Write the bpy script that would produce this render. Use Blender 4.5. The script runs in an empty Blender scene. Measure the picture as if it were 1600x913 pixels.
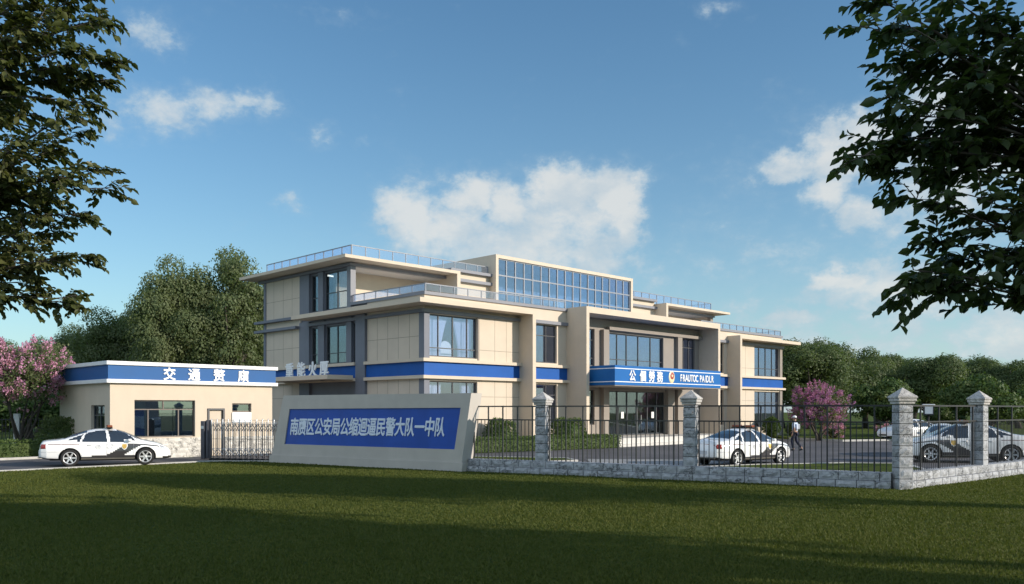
import bpy, bmesh, math, random
import numpy as np
from mathutils import Vector, Matrix
R = math.radians
scene = bpy.context.scene
COL = scene.collection

# ------------------------------------------------------------------ camera
cam_d = bpy.data.cameras.new('camera')
cam = bpy.data.objects.new('camera', cam_d); COL.objects.link(cam)
cam.location = (0, 0, 2.1); cam.rotation_euler = (R(90), 0, 0)
cam_d.sensor_width = 36; cam_d.lens = 36*1325/1600
cam_d.shift_y = (640-456.5)/1600
cam_d.clip_start = 0.1; cam_d.clip_end = 3000
scene.camera = cam

# ------------------------------------------------------------------ sun, sky, exposure
SUN_AZ = -20.0      # degrees from +X, anticlockwise
SUN_EL = 19.0
sd = Vector((math.cos(R(SUN_AZ))*math.cos(R(SUN_EL)), math.sin(R(SUN_AZ))*math.cos(R(SUN_EL)), math.sin(R(SUN_EL))))
sun_d = bpy.data.lights.new('sun', 'SUN'); sun_d.energy = 4.35; sun_d.angle = R(0.5)
sun_d.color = (1.0, 0.89, 0.76)
sun = bpy.data.objects.new('sun', sun_d); COL.objects.link(sun)
sun.rotation_euler = sd.to_track_quat('Z', 'Y').to_euler(); sun.location = (60, -30, 60)
scene.view_settings.view_transform = 'Standard'; scene.view_settings.look = 'None'
scene.view_settings.exposure = 0.2; scene.view_settings.gamma = 1.0
scene.view_settings.use_curve_mapping = False

world = bpy.data.worlds.new("World"); scene.world = world; world.use_nodes = True
wt = world.node_tree; wt.nodes.clear()
class NB:
    """tiny node helper"""
    def __init__(s, tree): s.t = tree
    def n(s, typ, **kw):
        nd = s.t.nodes.new(typ)
        for k, v in kw.items(): setattr(nd, k, v)
        return nd
    def put(s, inp, v):
        if hasattr(v, 'is_output') or isinstance(v, bpy.types.NodeSocket): s.t.links.new(v, inp)
        else: inp.default_value = v
    def math(s, op, a, b=0.0, c=None, clamp=False):
        nd = s.n('ShaderNodeMath', operation=op, use_clamp=clamp)
        s.put(nd.inputs[0], a); s.put(nd.inputs[1], b)
        if c is not None: s.put(nd.inputs[2], c)
        return nd.outputs[0]
    def mix(s, f, a, b, blend='MIX'):
        nd = s.n('ShaderNodeMix', data_type='RGBA', blend_type=blend)
        s.put(nd.inputs[0], f); s.put(nd.inputs[6], a); s.put(nd.inputs[7], b)
        return nd.outputs[2]
    def sstep(s, v, a, b):
        nd = s.n('ShaderNodeMapRange', interpolation_type='SMOOTHSTEP')
        s.put(nd.inputs[0], v); s.put(nd.inputs[1], a); s.put(nd.inputs[2], b)
        return nd.outputs[0]
    def noise(s, vec, scale, detail=4, rough=0.5, dist=0.0):
        nd = s.n('ShaderNodeTexNoise')
        s.put(nd.inputs['Scale'], scale); s.put(nd.inputs['Detail'], detail)
        s.put(nd.inputs['Roughness'], rough); s.put(nd.inputs['Distortion'], dist)
        if vec is not None: s.t.links.new(vec, nd.inputs['Vector'])
        return nd.outputs['Fac']
    def maps(s, vec, scale=(1, 1, 1), loc=(0, 0, 0)):
        nd = s.n('ShaderNodeMapping')
        s.t.links.new(vec, nd.inputs['Vector'])
        nd.inputs['Scale'].default_value = scale; nd.inputs['Location'].default_value = loc
        return nd.outputs[0]
W = NB(wt)
sky = W.n('ShaderNodeTexSky', sky_type='NISHITA'); sky.sun_disc = False
sky.sun_elevation = R(SUN_EL); sky.sun_rotation = R(90 - SUN_AZ)
sky.air_density = 1.15; sky.dust_density = 0.6; sky.ozone_density = 2.2
tc = W.n('ShaderNodeTexCoord').outputs['Generated']
sep = W.n('ShaderNodeSeparateXYZ'); wt.links.new(tc, sep.inputs[0])
az = W.math('ARCTAN2', sep.outputs[0], sep.outputs[1])
el = W.math('ARCSINE', sep.outputs[2])
comb = W.n('ShaderNodeCombineXYZ'); wt.links.new(az, comb.inputs[0]); wt.links.new(el, comb.inputs[1])
ae = comb.outputs[0]
n1 = W.noise(W.maps(ae, (1, 1.25, 1), (3.1, 1.7, 0)), 16.0, 9, 0.58, 0.25)
n2 = W.noise(W.maps(ae, (1, 1.5, 1), (7.3, 2.2, 0)), 48.0, 7, 0.62, 0.2)
nshape = W.math('ADD', W.math('MULTIPLY', n1, 0.6), W.math('MULTIPLY', n2, 0.4))
# cumulus banks (wide ones out of view added as fill light): azimuth, elevation, half-width, half-height (degrees), weight
CLOUDS = [(0.5, 10.6, 8.8, 3.4, 0.95), (3.5, 12.8, 5.5, 3.0, 1.0), (-5, 11.8, 4.2, 2.3, 1.0), (24.5, 7.4, 7.5, 2.6, 0.9), (20, 3.9, 9, 1.6, 0.7),
          (30, 4.5, 5, 1.8, 0.8), (13, 3.4, 5, 1.0, 0.5), (-6.9, 12.9, 2.64, 2.06, 1.15), (-4.3, 12.3, 3.87, 2.16, 1.05), (-2.8, 13.9, 2.59, 1.64, 1.05),
          (-0.2, 13.4, 2.59, 1.95, 1.05), (3.5, 14.4, 2.67, 1.99, 1.25), (6.7, 14.2, 2.47, 2.06, 1.2), (7.9, 12.8, 1.7, 2.36, 1.05), (2.6, 11.3, 5.61, 2.38, 0.92),
          (-6.9, 11.0, 2.13, 1.12, 0.8), (-1.3, 9.2, 4.75, 1.38, 0.72), (5.6, 9.4, 5.14, 1.94, 0.7), (9.0, 8.5, 2.95, 1.71, 0.5), (-22.9, 18.1, 3.29, 1.55, 0.69),
          (-19.5, 18.7, 3.44, 1.4, 0.71), (-16.8, 19.3, 2.67, 1.14, 0.71), (-25.1, 16.7, 2.39, 1.17, 0.59), (-21.4, 17.2, 3.77, 1.21, 0.5), (-23.3, 22.1, 2.04, 1.18, 0.6),
          (-24.4, 21.2, 1.61, 0.72, 0.46), (-15.0, 13.2, 1.18, 0.77, 0.52), (-12.8, 17.5, 1.2, 0.97, 0.46), (-10.1, 17.3, 0.75, 0.49, 0.38), (-12.8, 24.5, 4.14, 0.68, 0.34),
          (18.2, 15.2, 2.34, 1.07, 0.95), (20.7, 15.8, 2.27, 2.02, 1.05), (22.5, 17.1, 2.21, 1.44, 1.1), (20.3, 13.5, 2.28, 1.62, 0.95), (22.5, 12.2, 2.21, 1.8, 0.9),
          (19.1, 15.5, 1.54, 1.23, 0.9), (21.1, 8.0, 2.26, 1.13, 1.1), (23.6, 7.3, 3.27, 1.58, 1.0), (18.0, 5.9, 2.74, 0.9, 0.85), (27.2, 6.5, 4.11, 1.54, 0.85),
          (27.8, 15.7, 5.07, 5.74, 1.0), (30.8, 18.6, 2.23, 2.23, 1.0), (29.8, 5.2, 2.93, 1.5, 0.8), (15.2, 6.6, 2.82, 0.92, 0.5), (12.8, 12.9, 1.65, 0.67, 0.35),
          (14.0, 24.9, 1.63, 0.59, 0.5), (75, 10, 14, 5, 0.8), (110, 18, 16, 6, 0.8), (150, 30, 30, 16, 1.0), (-75, 22, 22, 12, 0.9),
          (-130, 34, 42, 22, 1.25), (-150, 62, 70, 18, 1.1), (-172, 30, 20, 14, 1.0), (16, 10, 11, 6, 0.4), (26, 12, 12, 8, 0.5),
          (22, 5.5, 14, 3, 0.55)]
wn = W.n('ShaderNodeTexNoise'); wt.links.new(W.maps(ae, (1, 1.2, 1), (5.0, 9.0, 0)), wn.inputs['Vector'])
wn.inputs['Scale'].default_value = 22.0; wn.inputs['Detail'].default_value = 9; wn.inputs['Roughness'].default_value = 0.62
ws = W.n('ShaderNodeSeparateColor'); wt.links.new(wn.outputs['Color'], ws.inputs[0])
azw = W.math('ADD', az, W.math('MULTIPLY', W.math('SUBTRACT', ws.outputs[0], 0.5), 0.085))
elw = W.math('ADD', el, W.math('MULTIPLY', W.math('SUBTRACT', ws.outputs[1], 0.5), 0.055))
blob = None
for (a0, e0, ra, re, wgt) in CLOUDS:
    dx = W.math('MULTIPLY', W.math('SUBTRACT', azw, R(a0)), 1/R(ra))
    dy = W.math('MULTIPLY', W.math('SUBTRACT', elw, R(e0)), 1/R(re))
    r2 = W.math('ADD', W.math('MULTIPLY', dx, dx), W.math('MULTIPLY', dy, dy))
    g = W.math('MULTIPLY', W.math('EXPONENT', W.math('MULTIPLY', r2, -1.0)), wgt)
    blob = g if blob is None else W.math('MAXIMUM', blob, g)
dens = W.math('ADD', W.math('MULTIPLY', W.math('SUBTRACT', nshape, 0.5), 1.75), blob)
cover = W.math('ADD', W.math('MULTIPLY', W.sstep(dens, 0.36, 0.72), .45), W.math('MULTIPLY', W.sstep(dens, 0.10, 1.10), .55))
thick = W.sstep(dens, 0.45, 1.05)
haze_low = W.math('EXPONENT', W.math('MULTIPLY', W.math('MAXIMUM', el, 0.0), -7.5))
sky_c = W.mix(1.0, sky.outputs[0], (0.62, 0.91, 1.05, 1), 'MULTIPLY')
sky_c = W.mix(W.math('MULTIPLY', haze_low, 0.55), sky_c, (5.0, 5.95, 6.6, 1))
cl = W.mix(thick, (3.5, 4.4, 5.0, 1), (5.3, 5.4, 5.3, 1))
shade = W.noise(W.maps(ae, (1, 1.6, 1), (1.0, 4.0, 0)), 14.0, 5, 0.55)
cl = W.mix(W.math('MULTIPLY', W.sstep(shade, 0.42, 0.66), 0.62), cl, (3.5, 4.2, 4.7, 1))
# unseen banks behind and overhead are added and brightened as fill for the shade
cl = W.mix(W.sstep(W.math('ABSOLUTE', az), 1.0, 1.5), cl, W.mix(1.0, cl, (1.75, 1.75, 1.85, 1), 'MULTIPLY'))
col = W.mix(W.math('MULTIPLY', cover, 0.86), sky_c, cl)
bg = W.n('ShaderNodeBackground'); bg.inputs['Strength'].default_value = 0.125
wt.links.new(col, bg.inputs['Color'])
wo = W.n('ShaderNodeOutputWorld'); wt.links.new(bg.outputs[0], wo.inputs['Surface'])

# ------------------------------------------------------------------ materials
def new_mat(name):
    m = bpy.data.materials.new(name); m.use_nodes = True
    nt = m.node_tree; nt.nodes.clear()
    b = NB(nt); out = b.n('ShaderNodeOutputMaterial')
    return m, b, out
def pbr(name, col, rough=0.6, metal=0.0, var=0.08, scale=3.0, bump=0.0, bscale=40.0, spec=0.5, coat=0.0, stain=0.0):
    m, b, out = new_mat(name)
    p = b.n('ShaderNodeBsdfPrincipled')
    tc = b.n('ShaderNodeTexCoord').outputs['Object']
    n = b.noise(tc, scale, 6, 0.6)
    c = b.mix(b.sstep(n, 0.3, 0.7), tuple(x*(1-var) for x in col)+(1,), tuple(min(1, x*(1+var)) for x in col)+(1,))
    if stain:
        s = b.noise(b.maps(tc, (1.3, 1.3, .18)), 2.2, 6, 0.65)
        c = b.mix(b.math('MULTIPLY', b.sstep(s, .52, .78), stain), c, tuple(x*.62 for x in col)+(1,))
    b.put(p.inputs['Base Color'], c)
    rr = b.math('ADD', b.math('MULTIPLY', n, 0.16), rough-0.08)
    b.put(p.inputs['Roughness'], rr)
    p.inputs['Metallic'].default_value = metal
    p.inputs['Specular IOR Level'].default_value = spec
    p.inputs['Coat Weight'].default_value = coat; p.inputs['Coat Roughness'].default_value = 0.04
    if bump:
        bn = b.n('ShaderNodeBump'); bn.inputs['Strength'].default_value = bump; bn.inputs['Distance'].default_value = 0.02
        b.put(bn.inputs['Height'], b.noise(tc, bscale, 5, 0.6))
        nt = m.node_tree; nt.links.new(bn.outputs[0], p.inputs['Normal'])
    m.node_tree.links.new(p.outputs[0], out.inputs[0])
    return m
def glass_mat(name, tint=(0.8, 0.83, 0.86), refl=0.12, gcol=(0.86, 0.93, 1.0)):
    m, b, out = new_mat(name)
    t = b.n('ShaderNodeBsdfTransparent'); t.inputs[0].default_value = tint+(1,)
    g = b.n('ShaderNodeBsdfGlossy'); g.inputs['Roughness'].default_value = 0.015; g.inputs['Color'].default_value = gcol+(1,)
    tc = b.n('ShaderNodeTexCoord').outputs['Object']
    bn = b.n('ShaderNodeBump'); bn.inputs['Strength'].default_value = 0.02; bn.inputs['Distance'].default_value = 0.02
    b.put(bn.inputs['Height'], b.noise(tc, 0.9, 2, 0.5)); m.node_tree.links.new(bn.outputs[0], g.inputs['Normal'])
    lw = b.n('ShaderNodeLayerWeight'); lw.inputs[0].default_value = 0.25
    f = b.math('ADD', b.math('MULTIPLY', lw.outputs['Fresnel'], 0.40), refl, clamp=True)
    mx = b.n('ShaderNodeMixShader'); b.put(mx.inputs[0], f)
    m.node_tree.links.new(t.outputs[0], mx.inputs[1]); m.node_tree.links.new(g.outputs[0], mx.inputs[2])
    m.node_tree.links.new(mx.outputs[0], out.inputs[0])
    return m
def leaf_mat(name, c1, c2, c3, trans=0.28, rough=0.55):
    m, b, out = new_mat(name)
    geo = b.n('ShaderNodeNewGeometry')
    tc = b.n('ShaderNodeTexCoord').outputs['Object']
    n = b.noise(tc, 0.6, 3, 0.6)
    c = b.mix(geo.outputs['Random Per Island'], c1+(1,), c2+(1,))
    c = b.mix(b.math('MULTIPLY', b.sstep(n, .4, .7), 0.7), c, c3+(1,))
    p = b.n('ShaderNodeBsdfPrincipled'); b.put(p.inputs['Base Color'], c); p.inputs['Roughness'].default_value = rough
    p.inputs['Specular IOR Level'].default_value = 0.3
    tr = b.n('ShaderNodeBsdfTranslucent'); b.put(tr.inputs[0], b.mix(1.0, c, (1.25, 1.35, .6, 1), 'MULTIPLY'))
    mx = b.n('ShaderNodeMixShader'); mx.inputs[0].default_value = trans
    m.node_tree.links.new(p.outputs[0], mx.inputs[1]); m.node_tree.links.new(tr.outputs[0], mx.inputs[2])
    m.node_tree.links.new(mx.outputs[0], out.inputs[0])
    return m
def stone_mat(name, col, crack=0.6, dark=(0.06, 0.06, 0.065)):
    m, b, out = new_mat(name)
    p = b.n('ShaderNodeBsdfPrincipled')
    tc = b.n('ShaderNodeTexCoord').outputs['Object']
    n = b.noise(tc, 5.0, 8, 0.65); n2 = b.noise(tc, 1.7, 3, 0.5)
    c = b.mix(b.sstep(n, .3, .72), tuple(x*.74 for x in col)+(1,), tuple(min(1, x*1.12) for x in col)+(1,))
    c = b.mix(b.math('MULTIPLY', b.sstep(n2, .5, .7), .3), c, (col[0]*.8, col[1]*.78, col[2]*.72, 1))
    w = b.noise(b.maps(tc, (1, 1, 1.4)), 4.2, 5, 0.7, 0.8)
    line = b.math('SUBTRACT', 1.0, b.sstep(b.math('ABSOLUTE', b.math('SUBTRACT', w, 0.5)), 0.005, 0.026))
    gate = b.sstep(b.noise(tc, 2.4, 2, .5), .40, .56)
    ck = b.math('MULTIPLY', b.math('MULTIPLY', line, gate), crack)
    c = b.mix(ck, c, dark+(1,))
    b.put(p.inputs['Base Color'], c); p.inputs['Roughness'].default_value = 0.85
    bn = b.n('ShaderNodeBump'); bn.inputs['Strength'].default_value = 0.8; bn.inputs['Distance'].default_value = 0.03
    b.put(bn.inputs['Height'], b.math('SUBTRACT', b.noise(tc, 9.0, 7, 0.65), b.math('MULTIPLY', ck, .5)))
    m.node_tree.links.new(bn.outputs[0], p.inputs['Normal'])
    m.node_tree.links.new(p.outputs[0], out.inputs[0])
    return m
def grass_mat(name):
    m, b, out = new_mat(name)
    p = b.n('ShaderNodeBsdfPrincipled')
    tc = b.n('ShaderNodeTexCoord').outputs['Object']
    n = b.noise(tc, 0.35, 5, 0.6); n2 = b.noise(tc, 14.0, 5, 0.7)
    c = b.mix(b.sstep(n, .3, .7), (.060, .090, .016, 1), (.095, .115, .022, 1))
    c = b.mix(b.math('MULTIPLY', b.sstep(n2, .35, .75), .55), c, (.036, .058, .010, 1))
    b.put(p.inputs['Base Color'], c); p.inputs['Roughness'].default_value = 0.95; p.inputs['Specular IOR Level'].default_value = 0.1
    bn = b.n('ShaderNodeBump'); bn.inputs['Strength'].default_value = 0.9; bn.inputs['Distance'].default_value = 0.05
    b.put(bn.inputs['Height'], b.noise(tc, 30.0, 5, 0.7)); m.node_tree.links.new(bn.outputs[0], p.inputs['Normal'])
    m.node_tree.links.new(p.outputs[0], out.inputs[0])
    return m
def emis(name, col, s):
    m, b, out = new_mat(name)
    e = b.n('ShaderNodeEmission'); e.inputs[0].default_value = col+(1,); e.inputs[1].default_value = s
    m.node_tree.links.new(e.outputs[0], out.inputs[0]); return m

M = {}
M['cream'] = pbr('cream_render', (.595, .505, .40), .8, var=.035, scale=1.2, bump=.12, bscale=60, stain=.10)
M['panel'] = pbr('cream_panel', (.585, .50, .405), .75, var=.04, scale=.9, bump=.10, bscale=50, stain=.08)
M['joint'] = pbr('panel_joint', (.27, .23, .18), .9)
M['taupe'] = pbr('taupe_paint_and_shade', (.27, .235, .205), .75, var=.05, scale=1.0, bump=.08)
M['trim'] = pbr('grey_trim', (.20, .205, .235), .55, var=.06, scale=2.0)
M['trimdark'] = pbr('slate_column', (.150, .160, .195), .6, var=.06, scale=1.5)
M['blue'] = pbr('blue_band', (.010, .088, .35), .55, var=.06, scale=1.2, spec=.2)
M['bluesign'] = pbr('blue_sign_face', (.012, .125, .39), .5, var=.05, scale=.8, spec=.2)
M['bluemon'] = pbr('blue_monument_panel', (.012, .072, .40), .45, var=.10, scale=1.0)
M['bluebooth'] = pbr('blue_booth_band', (.028, .110, .30), .55, var=.05, scale=1.0, spec=.2)
M['white'] = pbr('white_paint', (.80, .80, .80), .5, var=.03, scale=2)
M['pale_step'] = pbr('pale_step', (.56, .54, .51), .7, var=.06, scale=2)
M['letter'] = pbr('white_letter', (.82, .83, .85), .4, var=.02)
M['letterdim'] = pbr('pale_letter', (.74, .80, .92), .4, var=.02)
M['frame'] = pbr('dark_frame', (.060, .062, .070), .45, var=.1)
M['framegrey'] = pbr('grey_frame', (.23, .25, .29), .45, var=.06)
M['framebrown'] = pbr('brown_frame', (.13, .105, .09), .5, var=.08)
M['glass'] = glass_mat('window_glass', (.82, .86, .93), .14, (.70, .78, 1.0))
M['glassdark'] = glass_mat('dim_window_glass', (.66, .69, .70), .05)
M['glassbooth'] = glass_mat('booth_glass', (.42, .52, .58), .16, (.66, .84, 1.0))
M['glassroof'] = glass_mat('atrium_glass', (.66, .74, .86), .15, (.74, .84, 1.0))
M['glassrail'] = glass_mat('railing_glass', (.86, .88, .94), .07, (.92, .92, 1.0))
M['interior'] = pbr('interior_plaster', (.58, .57, .56), .9, var=.04)
M['interiordark'] = pbr('interior_dim_wall', (.30, .26, .20), .9, var=.05)
M['floor'] = pbr('interior_floor', (.25, .22, .19), .6)
M['curtain'] = pbr('curtain_cloth', (.74, .76, .86), .9, var=.03)
M['lightstrip'] = emis('lit_ceiling_light', (1, .97, .9), 3.0)
M['asphalt'] = pbr('asphalt', (.080, .078, .086), .9, var=.26, scale=.35, bump=.25, bscale=120, stain=.25)
M['concrete'] = pbr('pale_concrete', (.27, .27, .27), .9, var=.10, scale=.8, bump=.15, bscale=80)
M['kerb'] = pbr('kerb_stone', (.46, .45, .43), .85, var=.10, scale=2.0, bump=.2)
M['grass'] = grass_mat('lawn_grass')
M['monument'] = pbr('monument_render', (.50, .465, .425), .8, var=.05, scale=1.3, bump=.1, stain=.12)
M['stone'] = stone_mat('rough_stone', (.44, .45, .475), .85)
M['stonecap'] = stone_mat('capping_stone', (.52, .50, .48), .35)
M['stonewhite'] = stone_mat('pale_block', (.66, .63, .58), .9)
M['mortar'] = pbr('mortar', (.10, .10, .10), .95)
M['iron'] = pbr('black_iron', (.030, .030, .033), .5, var=.15, metal=.2)
M['irongrey'] = pbr('grey_iron', (.075, .072, .066), .5, var=.12, metal=.2)
M['steel'] = pbr('stainless_steel', (.62, .62, .64), .30, metal=.85, var=.06)
M['darksteel'] = pbr('dark_steel', (.10, .10, .12), .4, metal=.5, var=.06)
M['bark'] = pbr('bark', (.075, .062, .050), .95, var=.3, scale=4, bump=.7, bscale=12)
M['carwhite'] = pbr('white_car_paint', (.87, .87, .87), .22, var=.01, coat=.8)
M['cardark'] = pbr('dark_livery', (.045, .042, .045), .25, var=.04, coat=.7)
M['carsill'] = pbr('grey_sill', (.16, .15, .13), .45)
M['carglass'] = pbr('car_window', (.030, .040, .055), .05, spec=.9, var=.02, coat=.6)
M['tyre'] = pbr('tyre_rubber', (.018, .018, .018), .85)
M['alloy'] = pbr('alloy_rim', (.70, .70, .72), .28, metal=.55)
M['black'] = pbr('black_plastic', (.015, .015, .016), .6)
M['redlens'] = pbr('red_lens', (.30, .025, .015), .15, coat=.5)
M['brownlens'] = pbr('amber_lens', (.28, .085, .04), .15, coat=.5)
M['bluelens'] = pbr('blue_lens', (.02, .05, .32), .15, coat=.5)
M['headlamp'] = pbr('headlamp_lens', (.55, .58, .62), .1, coat=.5)
M['gold'] = pbr('gold_badge', (.62, .40, .10), .35, metal=.3, var=.15, scale=20)
M['maroon'] = pbr('maroon_stripe', (.13, .03, .025), .4)
M['plate'] = pbr('number_plate', (.55, .57, .60), .5)
M['mark'] = pbr('grey_marking', (.25, .26, .30), .5)
M['skin'] = pbr('skin', (.42, .25, .17), .6)
M['shirt'] = pbr('pale_blue_shirt', (.48, .55, .68), .85, var=.06, scale=8)
M['trousers'] = pbr('navy_trousers', (.018, .022, .045), .85)
M['hair'] = pbr('black_hair', (.012, .010, .010), .6)
M['redem'] = pbr('emblem_red', (.36, .05, .04), .4)
M['creamem'] = pbr('emblem_cream', (.74, .64, .40), .4)
M['leaf_far'] = leaf_mat('far_foliage', (.070, .105, .040), (.110, .150, .056), (.130, .160, .066), .36)
M['leaf_willow'] = leaf_mat('willow_foliage', (.105, .145, .062), (.150, .185, .084), (.170, .190, .096), .42)
M['leaf_dark'] = leaf_mat('dark_foliage', (.050, .095, .024), (.085, .130, .036), (.105, .135, .042), .30)
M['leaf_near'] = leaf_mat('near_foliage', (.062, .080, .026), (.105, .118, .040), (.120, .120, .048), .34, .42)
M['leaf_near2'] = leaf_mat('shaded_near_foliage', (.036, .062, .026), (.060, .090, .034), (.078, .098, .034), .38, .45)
M['leaf_hedge'] = leaf_mat('hedge_foliage', (.060, .105, .028), (.105, .150, .044), (.115, .150, .044), .25)
M['pink'] = leaf_mat('pink_blossom', (.52, .23, .38), (.66, .38, .50), (.48, .22, .42), .28)
M['purple'] = leaf_mat('purple_blossom', (.30, .13, .32), (.52, .25, .42), (.44, .14, .28), .25)
M['blade'] = leaf_mat('grass_blade', (.064, .088, .014), (.118, .124, .026), (.082, .100, .018), .30, .7)

# ------------------------------------------------------------------ object helpers
def tag(o, label=None, cat=None, group=None, kind=None):
    if label: o['label'] = label
    if cat: o['category'] = cat
    if group: o['group'] = group
    if kind: o['kind'] = kind
    return o
def empty(name, loc=(0, 0, 0), rz=0.0, label=None, cat=None, group=None):
    o = bpy.data.objects.new(name, None); COL.objects.link(o)
    o.location = loc; o.rotation_euler = (0, 0, rz); o.empty_display_size = .3
    return tag(o, label, cat, group)
def link(name, me, parent=None):
    o = bpy.data.objects.new(name, me); COL.objects.link(o)
    if parent is not None: o.parent = parent
    return o
def copy_tree(o, parent=None):
    c = o.copy(); COL.objects.link(c)
    if parent is not None: c.parent = parent
    for ch in list(o.children): copy_tree(ch, c)
    return c
def np_mesh(name, verts, faces, mats, smooth=False, midx=None):
    """faces: (n,k) int array, all of one size"""
    verts = np.asarray(verts, dtype=np.float32); faces = np.asarray(faces, dtype=np.int32)
    me = bpy.data.meshes.new(name); n, k = faces.shape
    me.vertices.add(len(verts)); me.vertices.foreach_set('co', verts.ravel())
    me.loops.add(n*k); me.loops.foreach_set('vertex_index', faces.ravel())
    me.polygons.add(n); me.polygons.foreach_set('loop_start', np.arange(0, n*k, k, dtype=np.int32))
    me.polygons.foreach_set('loop_total', np.full(n, k, dtype=np.int32))
    if midx is not None: me.polygons.foreach_set('material_index', np.asarray(midx, dtype=np.int32))
    if smooth: me.polygons.foreach_set('use_smooth', np.ones(n, dtype=bool))
    for m in (mats if isinstance(mats, (list, tuple)) else [mats]): me.materials.append(m)
    me.update(calc_edges=True); me.validate()
    return me
class MB:
    def __init__(s): s.v = []; s.f = []; s.m = []; s.sm = []
    def add(s, vs, fs, mi=0, sm=False):
        o = len(s.v); s.v += [tuple(v) for v in vs]
        for f in fs: s.f.append(tuple(i+o for i in f)); s.m.append(mi); s.sm.append(sm)
        return s
    def box(s, x0, x1, y0, y1, z0, z1, mi=0, T=None):
        vs = [Vector(p) for p in ((x0, y0, z0), (x1, y0, z0), (x1, y1, z0), (x0, y1, z0), (x0, y0, z1), (x1, y0, z1), (x1, y1, z1), (x0, y1, z1))]
        if T is not None: vs = [T @ v for v in vs]
        return s.add(vs, [(0, 3, 2, 1), (4, 5, 6, 7), (0, 1, 5, 4), (1, 2, 6, 5), (2, 3, 7, 6), (3, 0, 4, 7)], mi)
    def cbox(s, x0, x1, y0, y1, z0, z1, c=.02, mi=0, T=None):
        """box with chamfered edges"""
        bm = bmesh.new(); bmesh.ops.create_cube(bm, size=1)
        for v in bm.verts: v.co = Vector(((x0+x1)/2+v.co.x*(x1-x0), (y0+y1)/2+v.co.y*(y1-y0), (z0+z1)/2+v.co.z*(z1-z0)))
        bmesh.ops.bevel(bm, geom=bm.edges[:], offset=c, segments=1, affect='EDGES', profile=.5)
        bm.verts.index_update()
        vs = [v.co.copy() for v in bm.verts]
        if T is not None: vs = [T @ v for v in vs]
        s.add(vs, [[v.index for v in f.verts] for f in bm.faces], mi); bm.free(); return s
    def prism(s, poly, z0, z1, mi=0):
        n = len(poly); vs = [(p[0], p[1], z0) for p in poly]+[(p[0], p[1], z1) for p in poly]
        fs = [tuple(range(n))[::-1], tuple(range(n, 2*n))]+[(i, (i+1) % n, n+(i+1) % n, n+i) for i in range(n)]
        return s.add(vs, fs, mi)
    def extr(s, poly, d, mi=0):
        """poly of 3D points extruded by vector d"""
        n = len(poly); d = Vector(d); vs = [Vector(p) for p in poly]; vs = vs+[v+d for v in vs]
        fs = [tuple(range(n))[::-1], tuple(range(n, 2*n))]+[(i, (i+1) % n, n+(i+1) % n, n+i) for i in range(n)]
        return s.add(vs, fs, mi)
    def tube(s, pts, r, seg=8, mi=0, cap=True):
        pts = [Vector(p) for p in pts]; n = len(pts)
        rs = r if isinstance(r, (list, tuple)) else [r]*n
        vs = []; up = None
        for i, p in enumerate(pts):
            d = (pts[min(i+1, n-1)]-pts[max(i-1, 0)])
            if d.length < 1e-9: d = Vector((0, 0, 1))
            d.normalize()
            if up is None:
                up = Vector((0, 0, 1)) if abs(d.z) < .9 else Vector((1, 0, 0))
            a = d.cross(up); a.normalize(); b = a.cross(d); up = b
            for k in range(seg):
                t = 2*math.pi*k/seg
                vs.append(p+(a*math.cos(t)+b*math.sin(t))*rs[i])
        fs = [(i*seg+k, i*seg+(k+1) % seg, (i+1)*seg+(k+1) % seg, (i+1)*seg+k) for i in range(n-1) for k in range(seg)]
        if cap: fs += [tuple(range(seg))[::-1], tuple(range((n-1)*seg, n*seg))]
        return s.add(vs, fs, mi, True)
    def lathe(s, prof, seg=24, mi=0, T=None, close=False):
        """prof (r,z) about local z"""
        n = len(prof); vs = []
        for (r, z) in prof:
            for k in range(seg):
                t = 2*math.pi*k/seg; vs.append(Vector((r*math.cos(t), r*math.sin(t), z)))
        if T is not None: vs = [T @ v for v in vs]
        fs = [(i*seg+k, i*seg+(k+1) % seg, ((i+1) % n)*seg+(k+1) % seg, ((i+1) % n)*seg+k) for i in range(n if close else n-1) for k in range(seg)]
        return s.add(vs, fs, mi, True)
    def rock(s, x0, x1, y0, y1, z0, z1, rng, T=None, mi=0, bulge=.035, faces='-y'):
        """quarry faced block: faces named in `faces` bulge out unevenly inside a drafted margin"""
        s.box(x0, x1, y0, y1, z0, z1, mi, T)
        def bul(o, ex, ez, nrm, w, h):
            m = min(.03, w*.12, h*.12); nx = max(2, int(w/.09)); nz = max(2, int(h/.07)); vs = []; fs = []
            for j in range(nz+1):
                for i in range(nx+1):
                    u = m+(w-2*m)*i/nx; v = m+(h-2*m)*j/nz
                    edge = min(i, nx-i, j, nz-j)
                    q = (.002 if edge == 0 else bulge*(.45+.55*min(1, edge/2))*rng.uniform(.45, 1.15))
                    vs.append(o+ex*u+ez*v+nrm*q)
            for j in range(nz):
                for i in range(nx):
                    a = j*(nx+1)+i; fs.append((a, a+1, a+nx+2, a+nx+1))
            if T is not None: vs = [T @ p for p in vs]
            s.add(vs, fs, mi)
        V = Vector
        if '-y' in faces: bul(V((x0, y0, z0)), V((1, 0, 0)), V((0, 0, 1)), V((0, -1, 0)), x1-x0, z1-z0)
        if '+y' in faces: bul(V((x1, y1, z0)), V((-1, 0, 0)), V((0, 0, 1)), V((0, 1, 0)), x1-x0, z1-z0)
        if '-x' in faces: bul(V((x0, y1, z0)), V((0, -1, 0)), V((0, 0, 1)), V((-1, 0, 0)), y1-y0, z1-z0)
        if '+x' in faces: bul(V((x1, y0, z0)), V((0, 1, 0)), V((0, 0, 1)), V((1, 0, 0)), y1-y0, z1-z0)
        return s
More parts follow.
